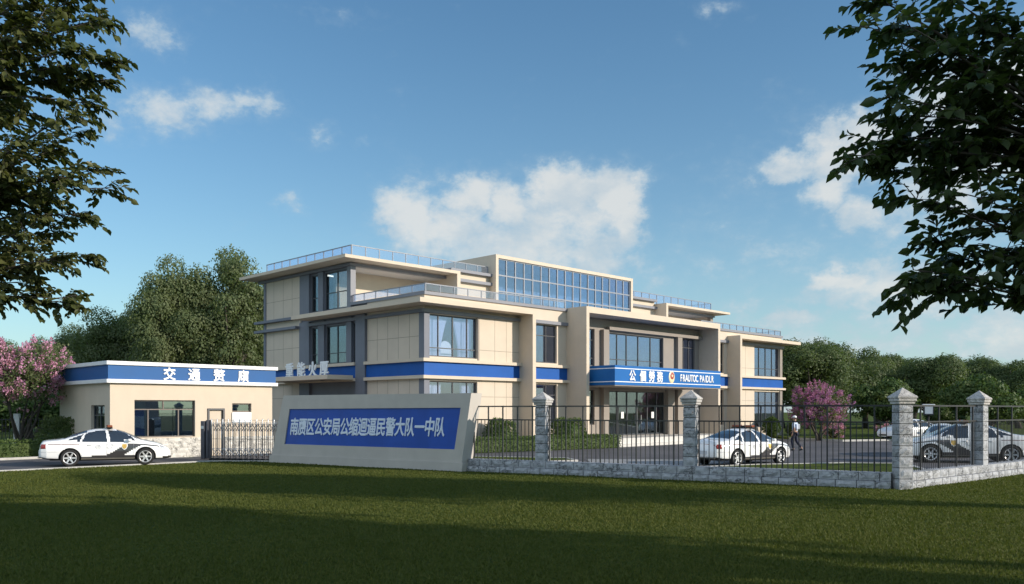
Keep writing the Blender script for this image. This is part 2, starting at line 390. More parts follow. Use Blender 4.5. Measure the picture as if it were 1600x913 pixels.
    def mesh(s, name, mats):
        me = bpy.data.meshes.new(name); me.from_pydata([tuple(v) for v in s.v], [], s.f)
        for m in (mats if isinstance(mats, (list, tuple)) else [mats]): me.materials.append(m)
        me.polygons.foreach_set('material_index', s.m)
        me.polygons.foreach_set('use_smooth', s.sm)
        me.update(); return me
    def build(s, name, mats, parent=None):
        return link(name, s.mesh(name, mats), parent)
def bevel(o, w=.02, seg=2):
    md = o.modifiers.new('bevel', 'BEVEL'); md.width = w; md.segments = seg; md.limit_method = 'ANGLE'; md.angle_limit = R(40)
    return o
def char_mesh(ch, size, depth, mat, bold=0.0, T=Matrix.Identity(4), sx=1.0, shear=0.0):
    cu = bpy.data.curves.new('character', 'FONT'); cu.body = ch; cu.size = size; cu.extrude = depth
    cu.align_x = 'CENTER'; cu.align_y = 'BOTTOM_BASELINE'; cu.shear = shear; cu.resolution_u = 4
    o = bpy.data.objects.new('character', cu); COL.objects.link(o)
    dg = bpy.context.evaluated_depsgraph_get(); dg.update()
    me = bpy.data.meshes.new_from_object(o.evaluated_get(dg))
    bpy.data.objects.remove(o); bpy.data.curves.remove(cu)
    if bold:
        bm = bmesh.new()
        for i, (dx, dy) in enumerate(((0, 0), (bold, 0), (-bold, 0), (0, bold), (0, -bold))):
            t = me.copy(); t.transform(Matrix.Translation((dx, dy, -.0012*i))); bm.from_mesh(t); bpy.data.meshes.remove(t)
        bm.to_mesh(me); bm.free()
    me.materials.clear(); me.materials.append(mat)
    me.transform(T @ Matrix.Diagonal((sx, 1, 1, 1)))
    return me
# ------------------------------------------------------------------ ground, roads, kerbs
def sheet(name, poly, z0, z1, mat, kind='structure'):
    o = MB().prism(poly, z0, z1).build(name, mat); o['kind'] = kind; return o
g = MB().box(-420, 420, -60, 600, -1.0, 0.0).build('lawn', M['grass']); g['kind'] = 'structure'
U = Vector((math.cos(R(45)), math.sin(R(45)), 0)); Wd = Vector((-U.y, U.x, 0))
ORG = Vector((-4.24, 41.0, 0))
def bw(a, b, z=0): p = ORG+U*a+Wd*b; return Vector((p.x, p.y, z))
FA = Vector((-1.50, 28.85, 0)); FB = Vector((10.25, 22.25, 0))       # fence base front line
FD = (FB-FA).normalized(); FN = Vector((FD.y, -FD.x, 0))              # outward normal (towards camera)
SD = Vector((math.cos(R(40)), math.sin(R(40)), 0))                    # second run of fence
FC = FB+SD*14
yard = [(-12.6, 35.4), (-9.2, 34.0), (FA.x, FA.y+.3), (FB.x, FB.y+.5), (FC.x, FC.y), (60, 47), (60, 60), (34, 59.5), (21.5, 55.2), (19, 60), (-6, 72), (-30, 60)]
sheet('yard_asphalt', yard, 0.0, 0.012, M['asphalt'])
# entrance road in front of the guard booth, running along the booth and in through the gate
road = [(-60, -14.0), (-17.6, 28.4), (-12.0, 34.25), (-9.2, 34.3), (-12.6, 35.8), (-13.2, 37.2), (-19.4, 36.7), (-21.2, 34.6), (-66, -9)]
sheet('entrance_road', road, 0.0, 0.008, M['asphalt'])
def kerb(pts, w=.14, h=.10, name='kerb'):
    mb = MB(); pts = [Vector((p[0], p[1], 0)) for p in pts]
    L = []; Rr = []
    for i, p in enumerate(pts):
        d = (pts[min(i+1, len(pts)-1)]-pts[max(i-1, 0)]).normalized(); nn = Vector((-d.y, d.x, 0))
        L.append(p+nn*w/2); Rr.append(p-nn*w/2)
    for i in range(len(pts)-1):
        q = [L[i], Rr[i], Rr[i+1], L[i+1]]
        mb.add([v for v in q]+[v+Vector((0, 0, h)) for v in q], [(4, 5, 6, 7), (0, 1, 5, 4), (1, 2, 6, 5), (2, 3, 7, 6), (3, 0, 4, 7)])
    o = mb.build(name, M['kerb']); o['kind'] = 'structure'; return o
kerb([(-60, -14.1), (-17.6, 28.3), (-12.05, 34.15), (-9.7, 34.1)], .13, .05)
kerb([(-66, -8.9), (-21.25, 34.7), (-19.5, 36.8)], .13, .10)
# lawn strips inside the fence
inner = [(6.6, 24.85), (FB.x+.2, FB.y+1.0), (FB.x+.6+SD.x*2.6, FB.y+.6+SD.y*2.6), (14.6, 31.5), (12.5, 31.9), (9.0, 31.0), (6.9, 29.9)]
sheet('inner_lawn', inner, 0.0, 0.09, M['grass'])
kerb([inner[0], inner[6], inner[5], inner[4], inner[3], inner[2]], .15, .11)
small = [(-2.6, 33.0), (-1.0, 31.5), (2.6, 33.6), (2.2, 35.2), (-2.0, 36.4)]
sheet('small_lawn', small, 0.0, 0.09, M['grass'])
kerb(small+[small[0]], .15, .11)
sheet('pale_pavement', [(-1.2, 29.6), (6.2, 25.3), (6.5, 29.9), (8.6, 31.2), (8.0, 35.0), (3.1, 35.6), (3.1, 33.2), (-.9, 30.9)], 0.0, 0.022, M['concrete'])
far_lawn = [(34, 59.5), (21.5, 55.2), (19.6, 59.8), (20, 90), (120, 90), (120, 62), (60, 60)]
sheet('far_lawn', far_lawn, 0.0, 0.10, M['grass'])
kerb([(19.6, 59.8), (21.5, 55.2), (34, 59.5), (60, 60), (120, 62)], .16, .13)

# ------------------------------------------------------------------ main building
B = empty('office_building', ORG, R(45), 'cream and blue three storey police office with glass rooftop box behind the iron fence', 'building')
LEN, DEP = 35.8, 15.4
def wallF(mb, a0, a1, b0, b1, z0, z1, ops=(), mi=0, swap=False):
    """wall slab with openings (c0,c1,z0,z1) left out; swap=True runs it along b"""
    cs = sorted({a0, a1, *[o[0] for o in ops if a0 < o[0] < a1], *[o[1] for o in ops if a0 < o[1] < a1]})
    for i in range(len(cs)-1):
        c0, c1 = cs[i], cs[i+1]; mid = (c0+c1)/2
        hs = sorted([(o[2], o[3]) for o in ops if o[0] <= mid <= o[1]])
        z = z0
        for (h0, h1) in hs+[(z1, z1)]:
            if h0 > z+1e-4:
                if swap: mb.box(b0, b1, c0, c1, z, h0, mi)
                else: mb.box(c0, c1, b0, b1, z, h0, mi)
            z = max(z, h1)
def part(name, mat, fn, parent=B, bev=0):
    mb = MB(); fn(mb); o = mb.build(name, mat, parent)
    if bev: bevel(o, bev, 1)
    return o
def window(c0, c1, z0, z1, vs=(), hs=(), side='F', at=0.0, rec=.12, fw=.06, mw=.045, frame='frame', glass='glass', parent=B, name='window', front_b=0.0):
    """side F: wall plane b=at seen from -b; side L: wall plane a=at seen from -a. frame sits `rec` behind the wall face"""
    f = MB(); p = MB()
    def bx(mb, u0, u1, w0, w1, d0, d1):
        if side == 'F': mb.box(u0, u1, at+d0, at+d1, w0, w1)
        else: mb.box(at+d0, at+d1, u0, u1, w0, w1)
    d0, d1 = rec, rec+.07; e = .003
    bx(f, c0+e, c0+fw, z0+e, z1-e, d0, d1); bx(f, c1-fw, c1-e, z0+e, z1-e, d0, d1)
    bx(f, c0+fw, c1-fw, z0+e, z0+fw, d0, d1); bx(f, c0+fw, c1-fw, z1-fw, z1-e, d0, d1)
    for v in vs: bx(f, v-mw/2, v+mw/2, z0+fw, z1-fw, d0-.004, d1+.004)
    xs = [c0+fw]+[x for v in sorted(vs) for x in (v-mw/2, v+mw/2)]+[c1-fw]
    for h in hs:
        for i in range(0, len(xs), 2): bx(f, xs[i], xs[i+1], h-mw/2, h+mw/2, d0, d1)
    bx(p, c0+fw-.01, c1-fw+.01, z0+fw-.01, z1-fw+.01, rec+.028, rec+.040)
    fo = f.build(name, M[frame], parent); p.build('pane', M[glass], fo); return fo

W2L, W1L = (.30, 3.48, 4.69, 6.76), (.30, 3.48, 1.0, 3.50)
RW2, RW1 = (7.15, 9.57, 4.68, 6.80), (7.15, 9.57, 1.0, 3.50)
XW2, XW1 = (25.0, 27.3, 4.68, 6.80), (25.0, 27.3, 1.0, 3.50)
ZW2, ZW1 = (31.6, 35.45, 4.60, 6.80), (31.6, 35.45, .75, 3.45)
part('front_wall', M['panel'], lambda mb: wallF(mb, 0, 10.37, 0, .25, 0, 7.67, [W2L, W1L, RW2, RW1]))
part('front_wall', M['panel'], lambda mb: wallF(mb, 24.35, LEN, 0, .25, 0, 7.67, [XW2, XW1, ZW2, ZW1]))
P2 = [(11.3, 12.9, 4.66, 6.85), (14.3, 19.9, 4.62, 6.73), (21.75, 23.6, 4.62, 6.85)]
P1 = [(11.3, 12.9, 1.2, 3.25), (14.3, 20.1, .50, 3.22)]
part('portal_back_wall', M['taupe'], lambda mb: wallF(mb, 10.37, 24.35, 0, .25, 0, 7.50, P2+P1))  # taupe puts the portal's inner shade into the wall colour
L2 = [(5.62, 6.12, 4.62, 6.72), (6.65, 8.75, 4.62, 6.72), (9.45, 10.25, 4.62, 6.72)]
L1 = [(5.62, 6.12, .45, 2.85), (6.65, 8.75, .45, 2.85), (9.45, 10.25, .45, 2.85)]
L3 = [(6.54, 8.85, 7.62, 9.70), (9.45, 10.25, 7.62, 9.70)]
part('left_wall', M['panel'], lambda mb: wallF(mb, .25, 4.71, 0, .25, 0, 7.67, swap=True))
part('left_wall', M['panel'], lambda mb: wallF(mb, 11.34, DEP, 0, .25, 0, 9.99, swap=True))
def f_bay(mb):
    wallF(mb, 4.71, 6.2, .12, .25, 0, 7.67, L2+L1, swap=True)
    wallF(mb, 6.2, 11.34, .12, .25, 0, 9.99, L2+L1+L3, swap=True)
part('bay_wall', M['trimdark'], f_bay)
part('side_wall', M['panel'], lambda mb: wallF(mb, .25, DEP-.25, LEN-.25, LEN, 0, 7.67, swap=True))
part('rear_wall', M['panel'], lambda mb: wallF(mb, .25, LEN, DEP-.25, DEP, 0, 9.99))
# slate columns
def f_cols(mb): pass
for (b0, b1, z1, a0) in ((4.71, 5.56, 7.08, -.16), (10.30, 11.34, 7.08, -.05), (15.2, 15.45, 9.99, -.05)):
    part('slate_column', M['trimdark'], lambda mb: mb.box(a0, .118, b0, b1, 0, z1))
for (b0, b1) in ((6.14, 6.62), (8.80, 9.42)):
    part('slate_pier', M['trimdark'], lambda mb: mb.box(-.02, .117, b0, b1, 4.62, 7.08))
part('slate_column', M['trimdark'], lambda mb: mb.box(-.05, .118, 10.30, 11.30, 7.36, 9.78))
part('slate_pier', M['trimdark'], lambda mb: mb.box(-.02, .117, 8.90, 9.40, 7.36, 9.78))
part('corner_post', M['trimdark'], lambda mb: mb.box(-.05, .29, -.05, .35, 0, 6.80))
part('corner_post', M['trim'], lambda mb: mb.box(-.05, .28, 6.15, 6.50, 7.36, 9.78))
part('corner_post', M['taupe'], lambda mb: mb.box(35.47, LEN+.05, -.05, .30, 0, 6.80))
part('corner_post', M['taupe'], lambda mb: mb.box(35.47, LEN+.05, 6.15, 6.45, 7.36, 9.78))
part('window_jamb', M['taupe'], lambda mb: mb.box(3.49, 3.62, -.03, .2, 3.765, 6.80) if False else mb.box(3.49, 3.60, -.03, -.001, 4.60, 6.80))
# thin grooves between the cladding panels
JW, JD = .022, -.003
for (z0, z1, h) in ((4.6, 6.8, 5.15), (0.0, 3.6, 2.75)):
    for (lo, hi, js) in ((3.64, 6.5, (4.72, 5.57)), (28.0, 31.6, (29.0, 30.3))):
        def f(mb):
            xs = [lo]+[x for j in js for x in (j-JW/2, j+JW/2)]+[hi]
            for j in js: mb.box(j-JW/2, j+JW/2, JD, 0, z0, z1)
            for i in range(0, len(xs), 2): mb.box(xs[i], xs[i+1], JD, 0, h-JW/2, h+JW/2)
        part('panel_joints', M['joint'], f)
for (z0, z1, h, b0, b1, js) in ((4.6, 6.8, 5.68, .35, 4.71, (1.15, 2.05, 2.93, 3.82)), (0, 3.6, 2.75, .35, 4.71, (1.15, 2.05, 2.93, 3.82)),
                               (4.6, 6.75, 5.68, 11.34, 15.2, (12.2, 13.2, 14.3)), (0, 3.6, 2.75, 11.34, 15.2, (12.2, 13.2, 14.3)), (7.46, 9.78, 8.56, 11.34, 15.2, (12.2, 13.2, 14.3))):
    def f(mb):
        xs = [b0]+[x for j in js for x in (j-JW/2, j+JW/2)]+[b1]
        for j in js: mb.box(JD, 0, j-JW/2, j+JW/2, z0, z1)
        for i in range(0, len(xs), 2): mb.box(JD, 0, xs[i], xs[i+1], h-JW/2, h+JW/2)
    part('panel_joints', M['joint'], f)
# blue band with ledges above and below
def band(name, mat, z0, z1, d):
    part(name, mat, lambda mb: (mb.box(-d, 6.5, -d, -.001, z0, z1), mb.box(-d, -.001, -.001, 4.705, z0, z1)))
    for (c0, c1) in ((6.75, 10.37), (24.35, 27.75), (28.0, LEN+d)):
        part(name, mat, lambda mb: mb.box(c0, c1, -d, -.001, z0, z1))
    part(name, mat, lambda mb: mb.box(-d, .118, 5.565, 11.335, z0, z1)); part(name, mat, lambda mb: mb.box(-d, -.001, 11.345, DEP+d, z0, z1))
band('ledge', M['cream'], 4.43, 4.59, .24); band('blue_band', M['blue'], 3.76, 4.43, .07); band('ledge', M['cream'], 3.60, 3.76, .24)
# roof slabs, fins, parapets
part('roof_slab', M['cream'], lambda mb: (mb.box(-1.1, 6.75, -1.05, 0, 7.13, 7.35), mb.box(-1.1, 0, 0, 10.45, 7.13, 7.35)))
part('roof_slab', M['cream'], lambda mb: mb.box(27.75, 36.9, -1.05, 0, 7.13, 7.35) and mb.box(LEN, 36.9, 0, 10.4, 7.13, 7.35))
part('fin_wall', M['cream'], lambda mb: mb.box(6.5, 6.75, -1.05, 0, 0, 7.13))
part('fin_wall', M['cream'], lambda mb: mb.box(27.75, 28.0, -1.05, 0, 0, 7.13))
part('roof_slab', M['cream'], lambda mb: mb.box(-1.1, 6.85, 5.1, 16.5, 9.99, 10.16))
part('roof_slab', M['cream'], lambda mb: mb.box(27.6, 36.8, 5.1, 16.5, 9.99, 10.16))
part('fin_wall', M['cream'], lambda mb: mb.box(6.6, 6.85, 5.1, 6.2, 7.3, 9.99))
part('fin_wall', M['cream'], lambda mb: mb.box(27.6, 27.85, 5.1, 6.2, 7.3, 9.99))
R3 = [(29.6, 35.3, 7.75, 9.62)]
part('upper_wall', M['cream'], lambda mb: (mb.box(.25, 6.6, 8.0, 8.25, 7.31, 9.80), mb.box(6.6, 6.85, 6.2, 8.0, 7.31, 9.98), mb.box(6.85, 10.2, 6.2, 6.45, 7.31, 9.99), mb.box(6.85, 10.2, 6.2, 6.45, 9.99, 10.30)))
part('upper_wall', M['cream'], lambda mb: (mb.box(24.1, 27.6, 6.2, 6.45, 7.31, 9.99), mb.box(27.6, 27.85, 6.2, 8.0, 7.31, 9.98), wallF(mb, 27.85, LEN-.25, 8.0, 8.25, 7.31, 9.80, R3), mb.box(24.1, 27.6, 6.2, 6.45, 9.99, 10.30)))
part('upper_wall', M['cream'], lambda mb: mb.box(LEN-.25, LEN, 6.45, 15.15, 7.67, 9.99))
def trim(a0, a1, b, z0, z1, d=.16, mat='trim', e=0.0):
    part('grey_trim', M[mat], lambda mb: mb.box(a0, a1, b-d, b-.002, z0, z1))
def trimL(b0, b1, a, z0, z1, d=.16, mat='trimdark'):
    part('grey_trim', M[mat], lambda mb: mb.box(a-d, a-.002, b0, b1, z0, z1))
trim(-.16, 6.5, 0, 6.81, 6.98); trimL(-.002, 4.70, 0, 6.81, 6.98); trimL(5.565, 10.29, .118, 6.81, 6.98, .27)
trim(6.75, 10.37, 0, 6.84, 7.02); trim(24.35, 27.75, 0, 6.84, 7.02); trim(28.0, LEN+.16, 0, 6.84, 7.02)
trim(13.95, 24.10, 0, 6.86, 7.05, .30, 'taupe')
trim(-.12, 6.6, 6.2, 9.79, 9.95, .14); trimL(6.2, 16.0, 0, 9.79, 9.95, .14)
trim(6.85, 10.2, 6.2, 9.74, 9.92, .28); trim(6.85, 10.2, 6.2, 10.30, 10.47, .28)
trim(24.1, 27.6, 6.2, 9.74, 9.92, .28); trim(24.1, 27.6, 6.2, 10.30, 10.47, .28); trim(27.85, LEN+.1, 6.2, 9.74, 9.90, .2)
trimL(11.35, 16.2, 0, 7.31, 7.46, .30); trimL(11.35, 16.2, 0, 6.76, 6.91, .30)
part('parapet_coping', M['trim'], lambda mb: (mb.box(-.06, 10.37, -.10, .27, 7.67, 7.83), mb.box(-.06, .27, .27, 6.15, 7.67, 7.83)))
part('parapet_coping', M['trim'], lambda mb: (mb.box(24.35, LEN+.06, -.10, .27, 7.67, 7.83), mb.box(LEN-.27, LEN+.06, .27, 6.15, 7.67, 7.83)))
# entrance portal: two fins and a roof slab
part('portal_frame', M['cream'], lambda mb: (mb.box(10.37, 10.62, -1.5, 0, 0, 7.52), mb.box(24.10, 24.35, -1.5, 0, 0, 7.52), mb.box(10.37, 24.35, -1.5, .3, 7.52, 7.87)))
for (a0, a1) in ((13.45, 13.95), (21.2, 21.7)):
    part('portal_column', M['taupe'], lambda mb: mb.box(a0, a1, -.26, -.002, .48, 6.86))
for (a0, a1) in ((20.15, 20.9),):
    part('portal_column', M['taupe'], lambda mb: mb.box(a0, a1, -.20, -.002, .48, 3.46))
part('entrance_platform', M['pale_step'], lambda mb: (mb.box(10.9, 23.6, -2.75, -.002, .16, .48), mb.box(10.7, 23.8, -3.05, -.002, .012, .16)))
# canopy sign over the entrance
CAN = part('canopy', M['bluesign'], lambda mb: mb.box(11.0, 21.9, -3.0, -.27, 3.46, 4.55))
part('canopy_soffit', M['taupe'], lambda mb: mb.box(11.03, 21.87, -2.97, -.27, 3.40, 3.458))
for z in (3.62, 4.36):
    part('canopy_stripe', M['letter'], lambda mb: (mb.box(10.988, 21.908, -3.012, -3.001, z, z+.045), mb.box(10.988, 10.999, -3.001, -.3, z, z+.045)))
TF = lambda a, b, z: Matrix.Translation((a, b, z)) @ Matrix.Rotation(R(90), 4, 'X')
for ch, a in zip('公個勞務', (12.56, 13.55, 14.40, 15.20)):
    link('character', char_mesh(ch, .66, .02, M['letter'], .018, TF(a, -3.022, 3.76), .92), CAN)
emb = MB().lathe([(0, .03), (.20, .03), (.27, .02), (.30, 0)], 32, 0, Matrix.Translation((16.45, -3.002, 4.02)) @ Matrix.Rotation(R(90), 4, 'X') @ Matrix.Diagonal((1, 1.22, 1, 1))).build('emblem', M['creamem'], CAN)
def f_em(mb):
    T = Matrix.Translation((16.45, -3.032, 4.10)) @ Matrix.Rotation(R(90), 4, 'X')
    mb.lathe([(0, .012), (.17, .012), (.20, 0)], 24, 0, T @ Matrix.Diagonal((1, 1.05, 1, 1)))
part('emblem_disc', M['redem'], f_em, emb)
def f_em2(mb):
    pts = []
    for k in range(10):
        r = .12 if k % 2 == 0 else .05; t = R(90+36*k); pts.append((16.45+r*math.cos(t), -3.052, 4.10+r*math.sin(t)))
    mb.extr(pts, (0, .008, 0))
part('emblem_star', M['creamem'], f_em2, emb)
aa = 17.40
for word in ('FRAUTOC', 'PAIDLR'):
    for ch in word:
        link('character', char_mesh(ch, .60, .02, M['letter'], .012, TF(aa, -3.022, 3.80), .72), CAN); aa += .285 if ch != 'I' else .21
    aa += .14
# windows of the front
window(*W2L, vs=(.98, 1.92, 2.88), hs=(5.13,)); window(*W1L, vs=(.98, 1.92, 2.88), hs=(1.6,))
window(*RW2, vs=(7.95, 8.78), hs=(6.2,)); window(*RW1, vs=(7.95, 8.78), hs=(2.9,))
window(*P2[0], vs=(12.1,), hs=(5.13, 6.2)); window(*P2[1], vs=(15.2, 16.15, 17.35, 18.65), hs=(5.15,)); window(*P2[2], vs=(22.35, 23.0), hs=(6.25,))
window(*P1[0], vs=(12.1,), hs=(2.5,), glass='glassdark')
window(*XW2, vs=(25.8, 26.6), hs=(5.3,), glass='glassdark'); window(*XW1, vs=(25.8, 26.6), hs=(2.5,), glass='glassdark')
window(*ZW2, vs=(32.5, 33.5, 34.5), hs=(5.2,), glass='glass'); window(*ZW1, vs=(32.5, 33.5, 34.5), hs=(2.6,), glass='glass')
window(*R3[0], vs=(30.7, 31.9, 33.1, 34.2), hs=(8.5,), at=8.0)
dr = window(*P1[1], vs=(15.2, 16.2, 17.25, 18.3, 19.3), hs=(), glass='glassdark', name='entrance_door', mw=.07)
for a in (16.95, 17.55): MB().box(a-.02, a+.02, .03, .07, 1.2, 1.75).build('handle', M['steel'], dr)
for a in (15.75, 18.9): MB().box(a-.13, a+.13, .13, .138, 1.55, 1.95).build('notice', M['white'], dr)
# windows of the left side
for o in L2: window(*o, vs=((7.7,) if o[0] == 6.65 else ()), hs=(5.2,), side='L', at=.12, rec=.03, glass='glassdark')
for o in L1: window(*o, vs=((7.7,) if o[0] == 6.65 else ()), side='L', at=.12, rec=.03, glass='glassdark')
window(*L3[0], vs=(7.7,), hs=(8.55,), side='L', at=.12, rec=.03, glass='glassdark'); window(*L3[1], hs=(8.4,), side='L', at=.12, rec=.03, glass='glassdark')
part('window_blind', M['curtain'], lambda mb: mb.box(.30, .315, 7.72, 8.83, 7.64, 8.52))
# side entrance canopy with standing letters
SC = part('side_canopy', M['cream'], lambda mb: mb.box(-1.85, .10 if False else -.25, 5.62, 12.6, 3.66, 3.90), bev=.015)
for ch, b in zip('重能火厚', (9.55, 8.35, 7.2, 6.1)):
    T = Matrix.Translation((-1.72, b, 3.905)) @ Matrix.Rotation(R(-90), 4, 'Z') @ Matrix.Rotation(R(90), 4, 'X')
    link('character', char_mesh(ch, .86, .03, M['letter'], .022, T, 1.0), SC)
MB().lathe([(0, -.02), (.10, -.02), (.12, 0)], 20, 0, Matrix.Translation((-1.0, 7.4, 3.66))).build('downlight', M['darksteel'], SC)
# roof-top glass box
def f_box(mb):
    mb.box(10.2, 10.42, 5.6, 12, 7.3, 11.45); mb.box(23.88, 24.1, 5.6, 12, 7.3, 11.45); mb.box(10.2, 24.1, 5.6, 12, 11.45, 11.66)
    mb.box(10.42, 23.88, 11.75, 12, 7.3, 11.45)
part('rooftop_box', M['cream'], f_box)
nv = [10.42+(23.88-10.42)*k/17 for k in range(1, 17)]
window(10.42, 23.88, 7.32, 11.45, vs=nv, hs=(8.42, 9.42, 10.42), at=5.6, rec=.10, frame='framegrey', glass='glassroof', fw=.07, mw=.085, name='glazing')
part('inner_gallery', M['interior'], lambda mb: (mb.box(10.45, 23.85, 8.6, 8.8, 7.32, 11.4), mb.box(10.45, 23.85, 6.3, 8.6, 9.55, 9.70)))
# floors, roofs and room partitions behind the windows
for (z0, z1) in ((.30, .45), (3.82, 4.18)): part('floor_slab', M['floor'], lambda mb: mb.box(.25, 35.55, .25, 15.15, z0, z1))
for (a0, a1, b0, z0, z1) in ((.25, 35.55, .25, 7.10, 7.31), (.25, 10.2, 6.45, 9.80, 9.985), (24.1, 35.55, 6.45, 9.80, 9.985)): part('roof_deck', M['interior'], lambda mb: mb.box(a0, a1, b0, 15.15, z0, z1))
def f_int(mb):
    for (z0, z1) in ((.45, 3.82), (4.18, 7.10)):
        mb.box(4.2, 35.5, 5.3, 5.5, z0, z1); mb.box(4.0, 4.2, .26, 15.1, z0, z1)
        for a in (6.6, 10.5, 13.2, 21.2, 24.2, 27.8, 31.4): mb.box(a, a+.15, .26, 5.3, z0, z1)
        mb.box(.26, 4.0, 4.9, 5.05, z0, z1)
    mb.box(4.0, 4.2, 8.26, 15.1, 7.32, 9.8); mb.box(24.2, 35.5, 9.5, 9.7, 7.32, 9.8)
part('room_partition', M['interior'], f_int)
for (a0, a1, b, z) in ((14.6, 16.0, 1.2, 7.03), (16.6, 18.0, 1.2, 7.03), (18.3, 19.7, 2.6, 7.03), (14.6, 16.0, 2.6, 7.03), (7.2, 8.6, 1.0, 7.03), (22, 23.3, 1.0, 7.03), (.8, 2.0, 8.0, 7.03), (1.0, 2.0, 10.0, 7.03), (.8, 1.8, 9.8, 9.73), (15, 16.5, 1.5, 3.75)):
    part('ceiling_light', M['lightstrip'], lambda mb: mb.cbox(a0, a1, b-.06, b+.06, z, z+.06, .012))
# glass railings
def railing(segs, z0, z1, sp=.95, parent=B):
    f = MB(); p = MB()
    for (x0, y0, x1, y1) in segs:
        A = Vector((x0, y0, 0)); D = Vector((x1-x0, y1-y0, 0)); L = D.length; D.normalize()
        T = Matrix.Translation(A) @ Matrix.Rotation(math.atan2(D.y, D.x), 4, 'Z')
        n = max(1, round(L/sp))
        f.box(0, L, -.025, .025, z1-.045, z1, 0, T)
        for k in range(n+1):
            x = min(max(L*k/n, .02), L-.02); f.box(x-.02, x+.02, -.02, .02, z0, z1-.046, 0, T)
        p.box(.03, L-.03, -.006, .006, z0+.05, z1-.05, 0, T)
    o = f.build('railing', M['framegrey'], parent); p.build('glass_panel', M['glassrail'], o); return o
railing([(0.08, 6.1, .08, .03), (.08, .03, 10.3, .03)], 7.83, 8.24)
railing([(24.4, .03, LEN-.08, .03), (LEN-.08, .03, LEN-.08, 6.1)], 7.83, 8.24)
railing([(.08, 15.3, .08, 6.26), (.08, 6.26, 10.15, 6.26)], 10.16, 10.95)
railing([(24.15, 6.26, LEN-.08, 6.26), (LEN-.08, 6.26, LEN-.08, 15.3)], 10.16, 10.95)

# curtains and the white armchair in the corner room
def curtain(name, a0, a1, z0, z1, label, gather=0.0):
    n = 40; vs = []; fs = []
    for j in range(9):
        t = j/8; k = 1-.62*min(1, t/.62)**.8*abs(gather)
        for i in range(n+1):
            s = i/n; w = (a1-a0); a = a0+w*s*k if gather >= 0 else a1-w*(1-s)*k
            vs.append((a, .47+.05*math.sin(i*1.25), z1+(z0-z1)*t))
    for j in range(8):
        for i in range(n): k = j*(n+1)+i; fs.append((k, k+n+1, k+n+2, k+1))
    me = np_mesh(name, vs, fs, M['curtain'], True); me.transform(Matrix.Translation(ORG) @ Matrix.Rotation(R(45), 4, 'Z'))
    o = link(name, me); sol = o.modifiers.new('thickness', 'SOLIDIFY'); sol.thickness = .006
    return tag(o, label, 'curtain', 'white curtains in the corner rooms')
curtain('curtain', .36, 1.0, 4.3, 6.72, 'white curtain at the far left of the upper corner window')
curtain('curtain', 1.02, 1.85, 4.3, 6.72, 'white curtain swept aside left of the armchair in the upper corner window', .9)
curtain('curtain', 2.15, 2.88, 4.3, 6.72, 'white curtain swept back right of the armchair in the upper corner window', -.9)
curtain('curtain', 2.9, 3.45, 4.3, 6.72, 'white curtain at the right edge of the upper corner window')
curtain('curtain', .36, 1.4, .5, 3.48, 'pale curtain in the left half of the ground floor corner window')
curtain('curtain', 2.7, 3.45, .5, 3.48, 'pale curtain in the right half of the ground floor corner window')
curtain('curtain', 7.2, 7.9, 4.3, 6.75, 'pale curtain in the narrow upper window beside the entrance portal')
AC = empty('armchair', bw(2.02, 1.2, 4.18), R(45), 'white round backed armchair behind the upper corner window', 'chair')
def arch(w, h, y0, y1, z0):
    pts = [(-w/2, y0, z0), (w/2, y0, z0), (w/2, y0, z0+h*.45)]+[(w/2*math.cos(R(t)), y0, z0+h*.45+h*.55*math.sin(R(t))) for t in range(15, 180, 15)]+[(-w/2, y0, z0+h*.45)]
    return pts, (0, y1-y0, 0)
mb = MB(); p, d = arch(.95, 1.05, -.42, -.26, .35); mb.extr(p, d); bevel(mb.build('backrest', M['white'], AC), .04, 3)
bevel(MB().box(-.42, .42, -.25, .42, .30, .48).build('seat', M['white'], AC), .04, 3)
for x in (-.49, .42): bevel(MB().box(x, x+.07, -.25, .38, .25, .62).build('armrest', M['white'], AC), .03, 2)
for x in (-.38, .38):
    for y in (-.34, .34): MB().tube([(x, y, 0), (x, y, .34)], .02, 8).build('leg', M['darksteel'], AC)

# ------------------------------------------------------------------ guard booth
BO = Vector((-16.64, 35.1, 0))
G = empty('guard_booth', BO, R(45), 'low cream guard booth with a blue and white roof band beside the sliding gate', 'guard booth')
GL, GD = 7.40, 6.3
GW = [(.99, 3.63, .90, 2.50), (5.38, 6.33, 1.98, 2.38), (4.2, 5.0, .02, 2.15)]
GWL = [(.6, 2.2, .95, 2.28)]
part('wall', M['cream'], lambda mb: (wallF(mb, 0, GL, 0, .2, 0, 3.2, GW), wallF(mb, .2, GD, 0, .2, 0, 3.2, GWL, swap=True),
     wallF(mb, .2, GD, GL-.2, GL, 0, 3.2, swap=True), wallF(mb, .2, GL-.2, GD-.2, GD, 0, 3.2)), G)
part('floor', M['floor'], lambda mb: mb.box(.2, GL-.2, .2, GD-.2, .02, .1), G)
part('inner_wall', M['interiordark'], lambda mb: (mb.box(.2, GL-.2, 3.0, 3.15, .1, 3.19), mb.box(3.9, 4.05, .2, 3.0, .1, 3.19)), G)
part('roof_edge', M['white'], lambda mb: (mb.box(-.2, GL+.2, -.2, GD+.2, 3.2, 3.36), mb.box(-.2, GL+.2, -.2, GD+.2, 3.95, 4.11)), G, .012)
gb = part('blue_band', M['bluebooth'], lambda mb: mb.box(-.12, GL+.12, -.12, GD+.12, 3.36, 3.95), G)
for ch, a in zip('交通赘廎', (2.42, 3.52, 4.68, 5.85)):
    link('character', char_mesh(ch, .56, .02, M['letter'], .016, TF(a, -.142, 3.43), 1.0), gb)
window(*GW[0], vs=(), hs=(2.10,), frame='framebrown', glass='glassbooth', parent=G, fw=.05)
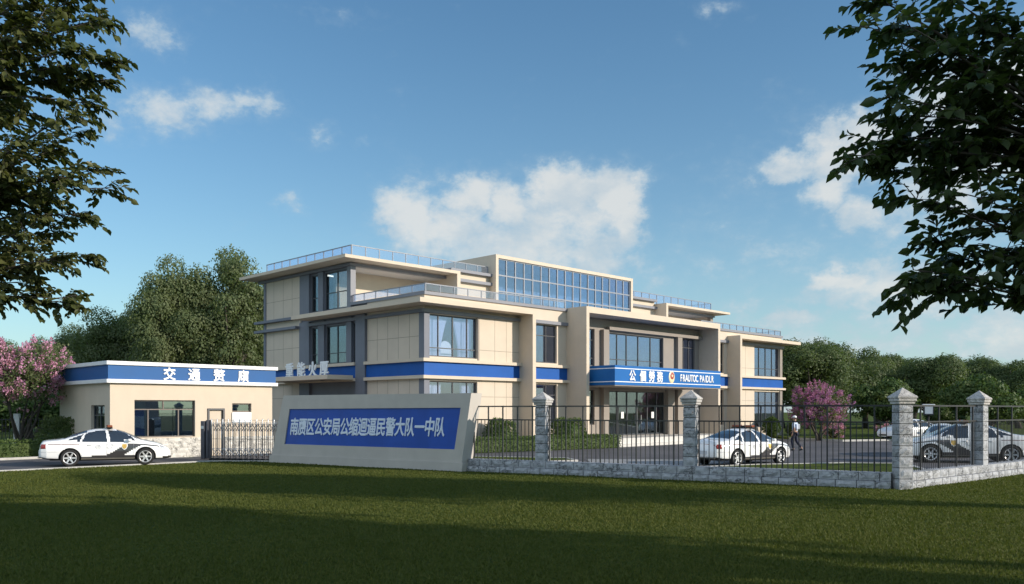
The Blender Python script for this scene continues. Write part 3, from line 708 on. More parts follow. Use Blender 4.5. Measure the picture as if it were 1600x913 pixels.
for (x, z0, z1) in ((2.23, 2.123, 2.45), (1.58, .95, 2.077), (2.90, .95, 2.077)): part('window_mullion', M['framebrown'], lambda mb: mb.box(x, x+.05, .115, .195, z0, z1), G)
window(*GW[1], vs=(), hs=(), frame='framebrown', glass='glassbooth', parent=G)
part('window_ledge', M['white'], lambda mb: mb.box(5.36, 6.30, -.06, -.001, 1.50, 1.965), G)
gd = part('door_frame', M['frame'], lambda mb: (mb.box(4.2, 4.28, -.05, .1, .02, 2.15), mb.box(4.92, 5.0, -.05, .1, .02, 2.15), mb.box(4.28, 4.92, -.05, .1, 2.07, 2.15)), G)
MB().box(4.29, 4.91, .06, .1, .03, 2.06).build('door_leaf', M['cream'], gd)
window(*GWL[0], vs=(1.4,), hs=(1.85,), side='L', frame='frame', glass='glassdark', parent=G)
rngb = random.Random(5)
def f_base(mb, lo, hi, side):
    for r, (z0, z1) in enumerate(((0.0, .21), (.215, .425), (.43, .64), (.645, .86))):
        a = lo-(.3 if r % 2 else 0)
        while a < hi-.05:
            w = rngb.uniform(.55, .75); a0 = max(a, lo); a1 = min(a+w-.012, hi)
            if a1-a0 > .08:
                if side == 'F': mb.rock(a0, a1, -.07, -.002, z0, z1, rngb, bulge=.02)
                else: mb.rock(-.07, -.002, a0, a1, z0, z1, rngb, bulge=.02, faces='-x')
            a += w
for lo, hi, side in ((-.06, 4.18, 'F'), (5.02, GL+.06, 'F'), (0, GD, 'L')): part('stone_base', M['stonewhite'], lambda mb: f_base(mb, lo, hi, side), G)
part('base_mortar', M['mortar'], lambda mb: (mb.box(-.045, 4.18, -.045, -.001, 0, .855), mb.box(5.02, GL+.04, -.045, -.001, 0, .855), mb.box(-.045, -.001, -.001, GD, 0, .855)), G)
# ------------------------------------------------------------------ name wall (monument sign)
MA = Vector((-9.6, 33.75, 0)); MBp = Vector((-1.72, 28.65, 0)); MD = (MBp-MA).normalized()
S = empty('sign_wall', MA, math.atan2(MD.y, MD.x), 'long leaning grey name wall with a blue panel of white characters between gate and fence', 'sign wall')
mb = MB(); z0, z1, TH = .30, 2.65, .62
def sl(x, z): return x+.17*z
o_ = [(sl(0, z0), z0), (sl(9.36, z0), z0), (sl(9.36, z1), z1), (sl(.28, z1), z1)]
i_ = [(sl(.65, .74), .74), (sl(8.98, .74), .74), (sl(9.0, 2.16), 2.16), (sl(.70, 2.12), 2.12)]
vs = [(x, 0, z) for x, z in o_]+[(x, 0, z) for x, z in i_]+[(x, .05, z) for x, z in i_]+[(x, TH, z) for x, z in o_]
fs = [(i, (i+1) % 4, 4+(i+1) % 4, 4+i) for i in range(4)]+[(4+i, 4+(i+1) % 4, 8+(i+1) % 4, 8+i) for i in range(4)]
fs += [(8, 9, 10, 11), (15, 14, 13, 12)]+[((i+1) % 4, i, 12+i, 12+(i+1) % 4) for i in range(4)]
mb.add(vs, fs); mb.build('slab', M['monument'], S)
MB().extr([(-.06, -.05, 0), (9.44, -.05, 0), (9.49, -.05, .298), (-.01, -.05, .298)], (0, TH+.1, 0)).build('plinth', M['monument'], S)
pan = MB().add([(x+(.002 if i in (0, 3) else -.002), .044, z+(.002 if i < 2 else -.002)) for i, (x, z) in enumerate(i_)], [(0, 1, 2, 3)]).build('panel', M['bluemon'], S)
pan.modifiers.new('thickness', 'SOLIDIFY').thickness = .003
txt = '南赝区公安局公缩迴逼民警大队一中队'
for i, ch in enumerate(txt):
    x = 1.22+.447*i
    link('character', char_mesh(ch, .70, .012, M['letterdim'], .016, Matrix.Translation((sl(x, .3), .030, 1.17+.004*i)) @ Matrix.Rotation(R(90), 4, 'X'), .66, .22), pan)

# ------------------------------------------------------------------ folding gate
GA = Vector((-12.75, 35.25, 0)); GB = Vector((-9.25, 34.25, 0)); GDv = (GB-GA); GLn = GDv.length
K = empty('folding_gate', GA, math.atan2(GDv.y, GDv.x), 'stainless steel folding gate of upright bars and curved scissor links', 'gate')
npair = 13
for i in range(npair):
    x = .35+(GLn-.45)*i/(npair-1); zt = 1.72
    for dx, zz, rr in ((-.045, zt, .024), (.045, zt-.12, .016)):
        MB().tube([(x+dx, 0, .12), (x+dx, 0, zz-.06), (x+dx, 0, zz)], [rr, rr, rr*.4], 8).build('post', M['steel'], K)
    MB().tube([(x-.045, -.14, .05), (x-.045, .14, .05)], .05, 10).build('wheel', M['black'], K)
    if i < npair-1:
        w = (GLn-.45)/(npair-1)
        MB().tube([(x+w/2, .03, .16), (x+w/2, .03, 1.60)], .013, 6).build('bar', M['steel'], K)
        for zc, hh in ((1.36, .16), (.36, .15)):
            l = MB()
            for sgn in (-1, 1):
                pts = []
                for k in range(9):
                    u = k/8; pts.append((x+w*u, -.03*sgn, zc+sgn*hh*(.5-(1-math.cos(math.pi*u))/2)*2*.9))
                l.tube(pts, .013, 6)
                pts = [(x+w*k/8, -.03*sgn, zc+sgn*hh*.9*math.cos(math.pi*(k/8-.5))*.75+sgn*.04) for k in range(9)]
                l.tube(pts, .010, 6)
            l.build('scissor_link', M['darksteel'] if zc > 1 else M['steel'], K)
for zz in (1.66, .88): MB().tube([(.2, .045, zz), (GLn-.05, .045, zz)], .008, 6).build('rail', M['darksteel'], K)
hd = MB().cbox(-.12, .06, -.16, .16, .05, 1.62, .02).build('end_post', M['darksteel'], K)
MB().cbox(.10, .20, -.12, .12, .08, 1.66, .015).build('end_post', M['darksteel'], K)
MB().cbox(-.10, .04, -.168, -.161, 1.30, 1.42, .003).build('control_plate', M['steel'], hd)

# ------------------------------------------------------------------ iron fence on stone base
rng = random.Random(11)
fang = math.atan2(FD.y, FD.x); sang = R(40)
FLEN = (FB-FA).length
def base_wall(name, origin, ang, x0, x1, label):
    E = empty(name, origin, ang, label, 'low wall', 'stone base walls under the iron fence')
    MB().box(x0, x1, .02, .40, 0, .40).build('mortar_core', M['mortar'], E)
    for zc0, zc1, y0, y1, nm in ((0, .19, -.07, .46, 'lower_course'), (.20, .42, -.0, .42, 'upper_course')):
        b = MB(); x = x0-(.2 if nm == 'lower_course' else 0)
        while x < x1-.02:
            w = rng.uniform(.46, .54); c0, c1 = max(x, x0), min(x+w-.018, x1)
            if c1-c0 > .06: b.rock(c0, c1, y0-.01, y1, zc0, zc1, rng, bulge=.04)
            x += w
        bevel(b.build(nm, M['stone'], E), .006, 1)
    return E
base_wall('fence_base_wall', FA, fang, 0.0, FLEN-.28, 'rough grey two course stone base under the long shaded run of fence')
base_wall('fence_base_wall', FB, sang, .30, 14, 'rough stone base lit by the sun under the right hand run of fence')
def pillar(loc, ang, zb, label):
    E = empty('fence_pillar', loc, ang, label, 'pillar', 'stone pillars of the iron fence')
    w = .185; b = MB(); z = zb
    while z < 2.22:
        h = min(.29, 2.24-z); b.rock(-w, w, -w, w, z, z+h-.02, rng, bulge=.036, faces='-y+y-x+x'); z += h
    b.build('shaft', M['stone'], E)
    MB().box(-w+.015, w-.015, -w+.015, w-.015, zb, 2.235).build('mortar_core', M['mortar'], E)
    c = MB(); c.cbox(-.225, .225, -.225, .225, 2.242, 2.31, .012); c.cbox(-.255, .255, -.255, .255, 2.312, 2.40, .015)
    q = .27; c.add([(-q, -q, 2.402), (q, -q, 2.402), (q, q, 2.402), (-q, q, 2.402), (-q, -q, 2.44), (q, -q, 2.44), (q, q, 2.44), (-q, q, 2.44), (0, 0, 2.68)],
        [(3, 2, 1, 0), (0, 1, 5, 4), (1, 2, 6, 5), (2, 3, 7, 6), (3, 0, 4, 7), (4, 5, 8), (5, 6, 8), (6, 7, 8), (7, 4, 8)])
    c.build('cap', M['stonecap'], E); return E
def fp(t, off=.22): p = FA+FD*t-FN*off; return (p.x, p.y, 0)
def sp(t, off=.22):
    n = Vector((SD.y, -SD.x, 0)); p = FB+SD*t-n*off; return (p.x, p.y, 0)
T1_, T2_ = 2.75, 7.72
pillar(fp(T1_), fang, .425, 'stone pillar with pyramid cap nearest the name wall')
pillar(fp(T2_), fang, .425, 'stone pillar with pyramid cap in front of the entrance canopy, left of the white car')
pillar((FB.x+.05, FB.y+.12, 0), R(5), 0.0, 'stone pillar with pyramid cap at the corner where the two runs of fence meet')
pillar(sp(5.45), sang, 0.0, 'stone pillar with pyramid cap rising in front of the shaded car at the far right')
pillar(sp(10.3), sang, 0.0, 'stone pillar at the end of the right hand fence run')
barm = {}
def fence_panel(origin, ang, x0, x1, sp_, nth, label, mat='irongrey', r=.011):
    E = empty('fence_panel', origin, ang, label, 'fence', 'black iron fence panels between pillars')
    off = .22; key = (mat, r)
    if key not in barm:
        barm[key] = (MB().box(-r, r, -r, r, .425, 1.735).mesh('bar', M[mat]), MB().box(-.019, .019, -.019, .019, .425, 2.18).mesh('post', M[mat]))
    n = int((x1-x0)/sp_)
    for k in range(n+1):
        x = x0+(x1-x0)*k/n; ispost = (k % nth == 0)
        o = link('post' if ispost else 'bar', barm[key][1 if ispost else 0], E); o.location = (x, off, 0)
    MB().box(x0-.02, x1+.02, off-.022, off+.022, 1.735, 1.775).build('middle_rail', M[mat], E)
    MB().box(x0-.02, x1+.02, off-.024, off+.024, 2.18, 2.225).build('top_rail', M[mat], E)
    return E
fence_panel(FA, fang, .12, T1_-.24, .140, 4, 'short grey iron fence panel between the name wall and the first pillar')
fence_panel(FA, fang, T1_+.24, T2_-.24, .148, 4, 'iron fence panel in front of the hedge and the entrance doors')
fence_panel(FA, fang, T2_+.24, FLEN-.26, .150, 4, 'black iron fence panel in front of the white police car and the walking person', 'iron')
fence_panel(FB, sang, .36, 5.20, .115, 10, 'closely barred black iron panel between the corner pillar and the right pillar', 'iron', .006)
fence_panel(FB, sang, 5.70, 10.0, .115, 10, 'closely barred black iron panel right of the right hand pillar', 'iron', .006)

# ------------------------------------------------------------------ cars
def lerp(x, tab): return float(np.interp(x, [t[0] for t in tab], [t[1] for t in tab]))
ZT = [(-2.35, .64), (-2.31, .86), (-2.24, .985), (-2.1, 1.02), (-1.72, 1.05), (-1.5, 1.09), (-1.15, 1.24), (-.8, 1.36), (-.45, 1.43), (0, 1.455), (.3, 1.43), (.6, 1.335), (.9, 1.19), (1.2, 1.03), (1.35, .975), (1.7, .90), (2.0, .80), (2.2, .69), (2.31, .58), (2.36, .48)]
ZS = [(-2.35, .60), (-2.3, .82), (-2.2, .90), (-1.6, .955), (-1, .945), (0, .925), (.9, .90), (1.3, .875), (1.8, .80), (2.1, .69), (2.25, .58), (2.36, .44)]
ZB = [(-2.35, .36), (-2.1, .29), (-1.0, .21), (1.0, .20), (2.1, .22), (2.36, .26)]
HW = [(-2.36, .60), (-2.3, .70), (-2.1, .81), (-1.6, .88), (-.6, .905), (.8, .905), (1.6, .875), (2.0, .80), (2.2, .69), (2.3, .56), (2.36, .40)]
XW = (-1.31, 1.36); WR = .345
def sect(x):
    w = lerp(x, HW); zb = lerp(x, ZB); zs = lerp(x, ZS); zt = max(lerp(x, ZT), zs+.015)
    P = [(0, zb), (.5*w, zb), (.86*w, zb)]
    for k in range(1, 15):
        u = k/14; z = zb+(zs-zb)*u
        prof = np.interp(u, [0, .08, .2, .5, .8, .93, 1], [.90, .965, .985, 1.0, .985, .955, .925])
        P.append((w*prof, z))
    h = zt-zs; yw = .925*w
    for k in range(1, 15):
        t = math.pi/2*k/14
        y = yw*math.cos(t)**.62; z = zs+h*math.sin(t)**.62
        y *= 1-.36*min(1.0, (z-zs)/.55)*(1 if h > .15 else h/.15)
        P.append((max(y, 0), z))
    P[-1] = (0, zt); return P
def side_y(x, z):
    P = sect(x); Q = P[2:]
    return float(np.interp(z, [p[1] for p in Q], [p[0] for p in Q]))
def inpoly(x, z, poly):
    c = False; n = len(poly)
    for i in range(n):
        x0, z0 = poly[i]; x1, z1 = poly[(i+1) % n]
        if (z0 > z) != (z1 > z) and x < (x1-x0)*(z-z0)/(z1-z0)+x0: c = not c
    return c
WIN = [[(.98, .965), (.90, 1.10), (.52, 1.30), (.20, 1.365), (.02, 1.375), (.10, .965)], [(-.02, .965), (-.06, 1.378), (-.40, 1.355), (-.76, 1.265), (-.88, .970)], [(-.96, .98), (-.84, 1.235), (-1.12, 1.13), (-1.40, 1.02)]]
LIV = [(-.10, .30), (.50, .62), (.78, .80), (1.15, .845), (2.0, .70), (2.22, .60), (2.0, .735), (1.2, .80), (.98, .74), (.72, .50), (.62, .42), (1.0, .38), (1.0, .30)]
LIV = [(-.30, .33), (.16, .52), (.52, .76), (.62, .83), (1.30, .835), (1.95, .735), (2.12, .66), (1.9, .71), (1.42, .775), (1.20, .77), (.86, .60), (.62, .43), (.60, .33)]
def build_car():
    xs = np.unique(np.concatenate([np.linspace(-2.36, -2.15, 10), np.linspace(-2.15, 2.1, 172), np.linspace(2.1, 2.36, 12)]))
    secs = [sect(x) for x in xs]; nj = len(secs[0])
    V = []; idx = {}
    def vid(i, j, s):
        y, z = secs[i][j]
        if y < 1e-6: s = 1
        k = (i, j, s)
        if k not in idx:
            X = xs[i]
            # round the wheel openings by snapping nearby vertices onto the arch circle
            Z = z; Yv = y
            if 3 <= j <= 14:
                for xw in XW:
                    d = math.hypot(X-xw, Z-.33)
                    if abs(d-WR-.045) < .028 and d > 0: f = (WR+.045)/d; X = xw+(X-xw)*f; Z = .33+(Z-.33)*f
            idx[k] = len(V); V.append((X, Yv*s, Z))
        return idx[k]
    groups = {'body': ([], []), 'side': [], 'ws': [], 'rw': []}
    for i in range(len(xs)-1):
        for j in range(nj-1):
            xm = (xs[i]+xs[i+1])/2; q = [secs[i][j], secs[i][j+1], secs[i+1][j+1], secs[i+1][j]]
            ym = sum(p[0] for p in q)/4; zm = sum(p[1] for p in q)/4
            for s in (1, -1):
                if 2 <= j <= 14 and any(math.hypot(xm-xw, zm-.33) < WR+.045 for xw in XW): continue
                f = [vid(i, j, s), vid(i, j+1, s), vid(i+1, j+1, s), vid(i+1, j, s)]
                if s > 0: f = f[::-1]
                f = list(dict.fromkeys(f))
                if len(f) < 3: continue
                if j >= 16 and any(inpoly(xm, zm, w) for w in WIN) and ym > .35: groups['side'].append(f); continue
                if .34 < xm < 1.22 and j >= 20 and zm > lerp(xm, ZT)-.075 and ym < .66: groups['ws'].append(f); continue
                if -1.52 < xm < -.72 and j >= 20 and zm > lerp(xm, ZT)-.075 and ym < .60: groups['rw'].append(f); continue
                mi = 0
                if 2 < j < 15 and zm < .31 and -1.0 < xm < 1.0: mi = 2
                elif 2 < j <= 15 and inpoly(xm, zm, LIV): mi = 1
                elif 2 < j < 15 and zm < .39 and -.92 < xm < .95: mi = 1
                elif j <= 2 or (zm < .33 and abs(xm) > 2.0): mi = 3
                groups['body'][0].append(f); groups['body'][1].append(mi)
    # end caps
    for i, flip in ((0, 1), (len(xs)-1, 0)):
        for j in range(nj-1):
            for s in (1, -1):
                f = list(dict.fromkeys([vid(i, j, s), vid(i, j+1, s), vid(i, j+1, -s) if False else vid(i, j+1, 1 if secs[i][j+1][0] < 1e-6 else s)]))
        loop = [vid(i, j, 1) for j in range(nj)]+[vid(i, j, -1) for j in range(nj-2, 0, -1)]
        groups['body'][0].append(loop if flip else loop[::-1]); groups['body'][1].append(0)
    def sub(fs, name, mats, parent, mi=None):
        used = sorted({v for f in fs for v in f}); mp = {v: k for k, v in enumerate(used)}
        me = bpy.data.meshes.new(name); me.from_pydata([V[v] for v in used], [], [[mp[v] for v in f] for f in fs])
        for m in mats: me.materials.append(m)
        if mi: me.polygons.foreach_set('material_index', mi)
        me.polygons.foreach_set('use_smooth', [True]*len(fs)); me.update()
        return link(name, me, parent)
    root = empty('police_car')
    body = sub(groups['body'][0], 'body', [M['carwhite'], M['cardark'], M['carsill'], M['black']], root, groups['body'][1])
    sub(groups['ws'], 'windscreen', [M['carglass']], root); sub(groups['rw'], 'rear_window', [M['carglass']], root)
    for s in (1, -1):
        for k, w in enumerate(WIN):
            fs = [f for f in groups['side'] if V[f[0]][1]*s > 0 and inpoly(sum(V[v][0] for v in f)/len(f), sum(V[v][2] for v in f)/len(f), w)]
            if fs: sub(fs, 'side_window', [M['carglass']], root)
    MB().box(-2.0, 2.0, -.66, .66, .24, .80).build('chassis', M['black'], root)
    # wheels
    for xw in XW:
        for s in (1, -1):
            T = Matrix.Translation((xw, s*.79, .33)) @ Matrix.Rotation(R(-90*s), 4, 'X')
            wh = MB().lathe([(0, -.02), (.235, -.02), (.235, .03)], 28, 0, T).build('wheel', M['black'], root)
            MB().lathe([(.235, -.12), (.30, -.12), (.325, -.09), (.33, -.04), (.33, .05), (.318, .085), (.29, .10), (.25, .09), (.235, .06)], 36, 0, T, True).build('tyre', M['tyre'], wh)
            r = MB(); r.lathe([(.205, .05), (.236, .055), (.238, .08), (.222, .085), (.205, .07)], 36, 0, T, True)
            for k in range(6):
                a = 2*math.pi*k/6
                for da in (0,):
                    TT = T @ Matrix.Rotation(a, 4, 'Z')
                    r.extr([TT @ Vector(p) for p in ((.03, -.036, .045), (.21, -.026, .055), (.21, .026, .055), (.03, .036, .045))], (T.to_3x3() @ Vector((0, 0, .022))))
            r.lathe([(0, .078), (.04, .076), (.055, .05)], 16, 0, T)
            r.build('rim', M['alloy'], wh)
    # lights, bumpers details
    def patch(name, mat, x0, x1, za, zb_, s, nx=8, nz=4, off=.006, parent=root, shape=None):
        vs = []; fs = []
        for j in range(nz+1):
            for i in range(nx+1):
                x = x0+(x1-x0)*i/nx; zl = za(x) if callable(za) else za; zh = zb_(x) if callable(zb_) else zb_
                z = zl+(zh-zl)*j/nz; vs.append((x, s*(side_y(x, z)+off), z))
        for j in range(nz):
            for i in range(nx):
                a = j*(nx+1)+i; f = (a, a+1, a+nx+2, a+nx+1); fs.append(f if s < 0 else f[::-1])
        me = np_mesh(name, vs, fs, mat, True); o = link(name, me, parent)
        sd_ = o.modifiers.new('thickness', 'SOLIDIFY'); sd_.thickness = .012; sd_.offset = -1; return o
    for s in (1, -1):
        patch('tail_light', M['redlens'], -2.31, -2.13, .70, .87, s)
        patch('headlight', M['headlamp'], 1.92, 2.24, lambda x: .60-.12*max(0, x-2.0), lambda x: lerp(x, ZS)-.02, s)
        patch('waist_stripe', M['maroon'], -2.12, -.98, .845, .868, s, off=.004)
        patch('door_seam', M['mark'], -.035, -.025, .36, .93, s, 1, 8, .0015)
        patch('door_seam', M['mark'], .93, .94, .40, .90, s, 1, 8, .0015)
        patch('door_seam', M['mark'], -.93, -.92, .62, .93, s, 1, 8, .0015)
        for xh in (-.72, .14): patch('door_handle', M['alloy'], xh, xh+.17, .80, .825, s, 3, 1, .018)
        patch('bumper_line', M['mark'], -2.3, -1.72, .565, .573, s, 6, 1, .002)
        # shield badge, round mark and outlined shield on the doors
        bp = []
        for (dx, dz) in ((-.11, .115), (0, .13), (.11, .115), (.115, .0), (.07, -.09), (0, -.135), (-.07, -.09), (-.115, 0)): bp.append((.60+dx, .745+dz))
        bd = MB(); pts = [Vector((x, s*(side_y(x, z)+.004), z)) for x, z in bp]; bd.extr(pts if s < 0 else pts[::-1], (0, s*.010, 0)); bo = bd.build('badge', M['letter'], root)
        gd_ = MB(); pts = [Vector((.60+(x-.60)*.74, s*(side_y(x, z)+.017), .745+(z-.745)*.74)) for x, z in bp]; gd_.extr(pts if s < 0 else pts[::-1], (0, s*.006, 0)); gd_.build('badge_centre', M['gold'], bo)
        rg = MB(); T = Matrix.Translation((-.34, s*(side_y(-.34, .74)+.002), .74)) @ Matrix.Rotation(R(-90*s), 4, 'X')
        rg.lathe([(.078, 0), (.088, 0), (.088, .006), (.078, .006)], 24, 0, T, True)
        rg.lathe([(.035, 0), (.045, 0), (.045, .006), (.035, .006)], 18, 0, T, True)
        rg.build('round_mark', M['mark'], root)
        ol = MB(); pts = [(.07+(x-.60)*.8, .75+(z-.745)*.8) for x, z in bp]; pts.append(pts[0])
        ol.tube([(x, s*(side_y(x, z)+.003), z) for x, z in pts], .006, 4); ol.build('shield_mark', M['mark'], root)
        mr = MB().cbox(.72, .86, min(s*.86, s*1.03), max(s*.86, s*1.03), .93, 1.04, .025).build('mirror', M['carwhite'], root)
    # light bar
    lb = MB().cbox(-.02, .20, -.52, .52, 1.45, 1.485, .012).build('light_bar', M['black'], root)
    for s, mt in ((1, 'brownlens'), (-1, 'brownlens')):
        MB().cbox(-.01, .19, min(s*.10, s*.50), max(s*.10, s*.50), 1.487, 1.575, .025).build('lens', M[mt], lb)
    MB().cbox(.02, .16, -.095, .095, 1.487, 1.555, .02).build('siren', M['black'], lb)
    MB().cbox(-2.385, -2.355, -.24, .24, .48, .62, .006).build('number_plate', M['plate'], root)
    MB().cbox(2.352, 2.372, -.30, .30, .34, .44, .006).build('grille', M['black'], root)
    MB().cbox(-2.40, -2.30, -.62, .62, .335, .375, .01).build('bumper_trim', M['carsill'], root)
    return root
car = build_car()
def place(o, x, y, deg, label, sc=1.0):
    o.location = (x, y, .012); o.rotation_euler = (0, 0, R(deg)); o.scale = (sc, sc, sc)
    tag(o, label, 'police car', 'white police cars with dark side markings')
def mid(x, y, deg, sc): # car origin from the contact point of its camera-side rear wheel
    return None
place(car, -15.38, 32.2, 27, 'white police car driving past the guard booth with an amber light bar', .95)
c2 = copy_tree(car); place(c2, 8.75, 32.3, 36, 'white police car parked behind the fence, seen from behind beside the middle pillar', .95)
c3 = copy_tree(car); place(c3, 18.0, 33.7, 166, 'white police car in the shade at far right behind the closely barred fence', 1.06)
# plain white car further back
def plain(src):
    c = copy_tree(src)
    for ch in list(c.children):
        base = ch.name.split('.')[0]
        if base in ('light_bar', 'badge', 'round_mark', 'shield_mark', 'waist_stripe'):
            for g_ in list(ch.children): bpy.data.objects.remove(g_)
            bpy.data.objects.remove(ch)
        elif base == 'body':
            ch.data = ch.data.copy()
            ch.data.materials[1] = M['carwhite']
    return c
c4 = plain(car); c4.name = 'parked_car'
c4.location = (19.6, 38.6, .012); c4.rotation_euler = (0, 0, R(66)); c4.scale = (1, 1, 1)
for k in ('group',):
    if k in c4: del c4[k]
tag(c4, 'plain white saloon parked behind the shaded police car, seen from the rear', 'car')
c5 = copy_tree(c4); c5.location = (27.0, 57.5, .012); c5.rotation_euler = (0, 0, R(200))
tag(c5, 'small distant white car parked by the far kerb beside the lamp', 'car')

# ------------------------------------------------------------------ person walking across the yard
def skin_obj(name, joints, edges, mat, parent, sub=2, root_i=0):
    me = bpy.data.meshes.new(name); me.from_pydata([j[:3] for j in joints], edges, [])
    me.materials.append(mat); o = link(name, me, parent)
    o.modifiers.new('skin', 'SKIN')
    if not me.skin_vertices:
        bpy.context.view_layer.objects.active = o; bpy.ops.mesh.customdata_skin_add()
    for v, j in zip(me.skin_vertices[0].data, joints):
        r = j[3] if isinstance(j[3], tuple) else (j[3], j[3]); v.radius = r; v.use_root = False
    me.skin_vertices[0].data[root_i].use_root = True
    o.modifiers['skin'].use_smooth_shade = True
    s_ = o.modifiers.new('smooth', 'SUBSURF'); s_.levels = sub; s_.render_levels = sub
    return o
def person(loc, rz, label):
    E = empty('person', loc, rz, label, 'person')
    # x forward, y left
    J = [(0, 0, .93, (.15, .11)), (0, 0, 1.12, (.14, .10)), (.01, 0, 1.32, (.17, .11)), (.0, 0, 1.43, (.09, .07)), (.01, 0, 1.50, (.055, .055)),
         (.02, 0, 1.57, (.075, .085)), (.03, 0, 1.66, (.082, .092)), (.02, 0, 1.71, (.06, .07)),
         (0, .10, .88, .085), (.12, .10, .50, .058), (.04, .10, .12, .040), (.03, .10, .05, .042), (.17, .11, .035, .034),
         (0, -.10, .88, .085), (-.04, -.10, .48, .058), (-.30, -.10, .16, .040), (-.33, -.10, .08, .042), (-.20, -.11, .035, .034),
         (0, .19, 1.39, .055), (-.06, .24, 1.13, .042), (.02, .25, .90, .032), (.05, .25, .83, .030),
         (0, -.19, 1.39, .055), (.06, -.24, 1.13, .042), (.22, -.25, .97, .032), (.28, -.25, .93, .030)]
    Ed = [(0, 1), (1, 2), (2, 3), (3, 4), (4, 5), (5, 6), (6, 7), (0, 8), (8, 9), (9, 10), (10, 11), (11, 12), (0, 13), (13, 14), (14, 15), (15, 16), (16, 17),
          (2, 18), (18, 19), (19, 20), (20, 21), (2, 22), (22, 23), (23, 24), (24, 25)]
    for hi, dz, dx in ((21, -1, .2), (25, -.5, .8)):
        bx, by, bz = J[hi][:3]
        for k in range(4):
            y = by+(k-1.5)*.018; l = (.075, .085, .08, .062)[k]
            J.append((bx+dx*.04, y, bz+dz*.04, .0095)); J.append((bx+dx*l, y, bz+dz*l, .0085)); J.append((bx+dx*l*.9+.02, y, bz+dz*l*1.2, .008))
            n = len(J); Ed += [(hi, n-3), (n-3, n-2), (n-2, n-1)]
        J.append((bx+.03, by+.02, bz-.02, .010)); J.append((bx+.05, by+.028, bz-.045, .009)); n = len(J); Ed += [(hi, n-2), (n-2, n-1)]
    body = skin_obj('body', J, Ed, M['skin'], E)
    def g(b): return tuple(x for x in b)
    sh = [(0, 0, .92, (.165, .125)), (0, 0, 1.12, (.155, .115)), (.01, 0, 1.32, (.185, .125)), (0, 0, 1.43, (.10, .085)),
          (0, .19, 1.39, .072), (-.03, .225, 1.22, .062), (-.055, .238, 1.14, .060), (0, -.19, 1.39, .072), (.03, -.225, 1.22, .062), (.055, -.238, 1.14, .060)]
    skin_obj('shirt', sh, [(0, 1), (1, 2), (2, 3), (2, 4), (4, 5), (5, 6), (2, 7), (7, 8), (8, 9)], M['shirt'], E)
    tr = [(0, 0, .95, (.160, .122)), (0, .10, .86, .105), (.12, .10, .50, .078), (.04, .10, .10, .066), (0, -.10, .86, .105), (-.04, -.10, .48, .078), (-.29, -.10, .16, .062)]
    skin_obj('trousers', tr, [(0, 1), (1, 2), (2, 3), (0, 4), (4, 5), (5, 6)], M['trousers'], E)
    for (x, y, z, p) in ((.03, .10, .05, 0), (-.33, -.10, .09, 1)):
        s_ = skin_obj('shoe', [(x-.03, y, z+.01, .048), (x+.07, y, z-.005 if not p else z-.03, .046), (x+.16, y, z-.012 if not p else z-.06, .036)], [(0, 1), (1, 2)], M['black'], E)
    hr = MB().lathe([(.094, -.05), (.098, -.01), (.092, .04), (.06, .085), (0, .10)], 20, 0, Matrix.Translation((.012, 0, 1.66))).build('hair', M['hair'], E)
    cp = MB().lathe([(.104, .02), (.106, .05), (.095, .09), (.05, .118), (0, .122)], 24, 0, Matrix.Translation((.02, 0, 1.66)))
    cp.extr([(.10, -.07, 1.685), (.19, -.045, 1.675), (.205, 0, 1.674), (.19, .045, 1.675), (.10, .07, 1.685)], (0, 0, .01)); cp.build('cap', M['white'], E)
    # face
    MB().lathe([(0, .03), (.012, .02), (.016, 0), (.010, -.02)], 10, 0, Matrix.Translation((.125, 0, 1.615))).build('nose', M['skin'], body)
    for s in (1, -1):
        MB().lathe([(0, .012), (.012, 0), (0, -.012)], 10, 0, Matrix.Translation((.112, s*.034, 1.645))).build('eye', M['black'], body)
        MB().lathe([(0, .035), (.016, .015), (.016, -.015), (0, -.03)], 10, 0, Matrix.Translation((.015, s*.098, 1.62))).build('ear', M['skin'], body)
    MB().cbox(.106, .117, -.028, .028, 1.565, 1.576, .003).build('mouth', M['redem'], body)
    bevel(MB().cbox(-.20, -.10, -.17, .17, 1.08, 1.36, .03).build('satchel', M['letterdim'], E), .01)
    return E
person((14.35, 43.0, .012), R(140), 'person in a pale blue shirt, dark trousers and white cap walking across the yard')

# ------------------------------------------------------------------ lamp, side fence
Lp = empty('yard_lamp', (22.1, 45.0, .0), R(-20), 'square white headed yard lamp on a dark post behind the right fence', 'lamp')
MB().tube([(0, 0, 0), (0, 0, .1), (0, 0, 1.80)], [.09, .05, .045], 10).build('post', M['iron'], Lp)
lh = MB().box(-.24, .24, -.20, .20, 1.80, 1.86).box(-.24, -.20, -.20, .20, 1.86, 2.30).box(.20, .24, -.20, .20, 1.86, 2.30).build('lamp_head', M['iron'], Lp)
MB().cbox(-.198, .198, -.18, .18, 1.862, 2.30, .01).build('diffuser', M['white'], lh)
MB().cbox(-.29, .29, -.25, .25, 2.302, 2.38, .02).build('lamp_cap', M['white'], Lp)
E = empty('side_fence', (-31.0, 37.6, 0), R(14), 'dark barred side fence behind the left flowering tree and clipped hedge', 'fence')
for k in range(74):
    x = 11.2*k/73; ob = MB().box(x-.013, x+.013, -.013, .013, .1, 1.70).build('bar', M['iron'], E)
for z in (.22, 1.60): MB().box(-.05, 11.25, -.02, .02, z, z+.05).build('rail', M['iron'], E)
for x in (4.0, 8.15): MB().cbox(x-.12, x+.12, -.12, .12, 0, 1.9, .02).build('post', M['white'], E)
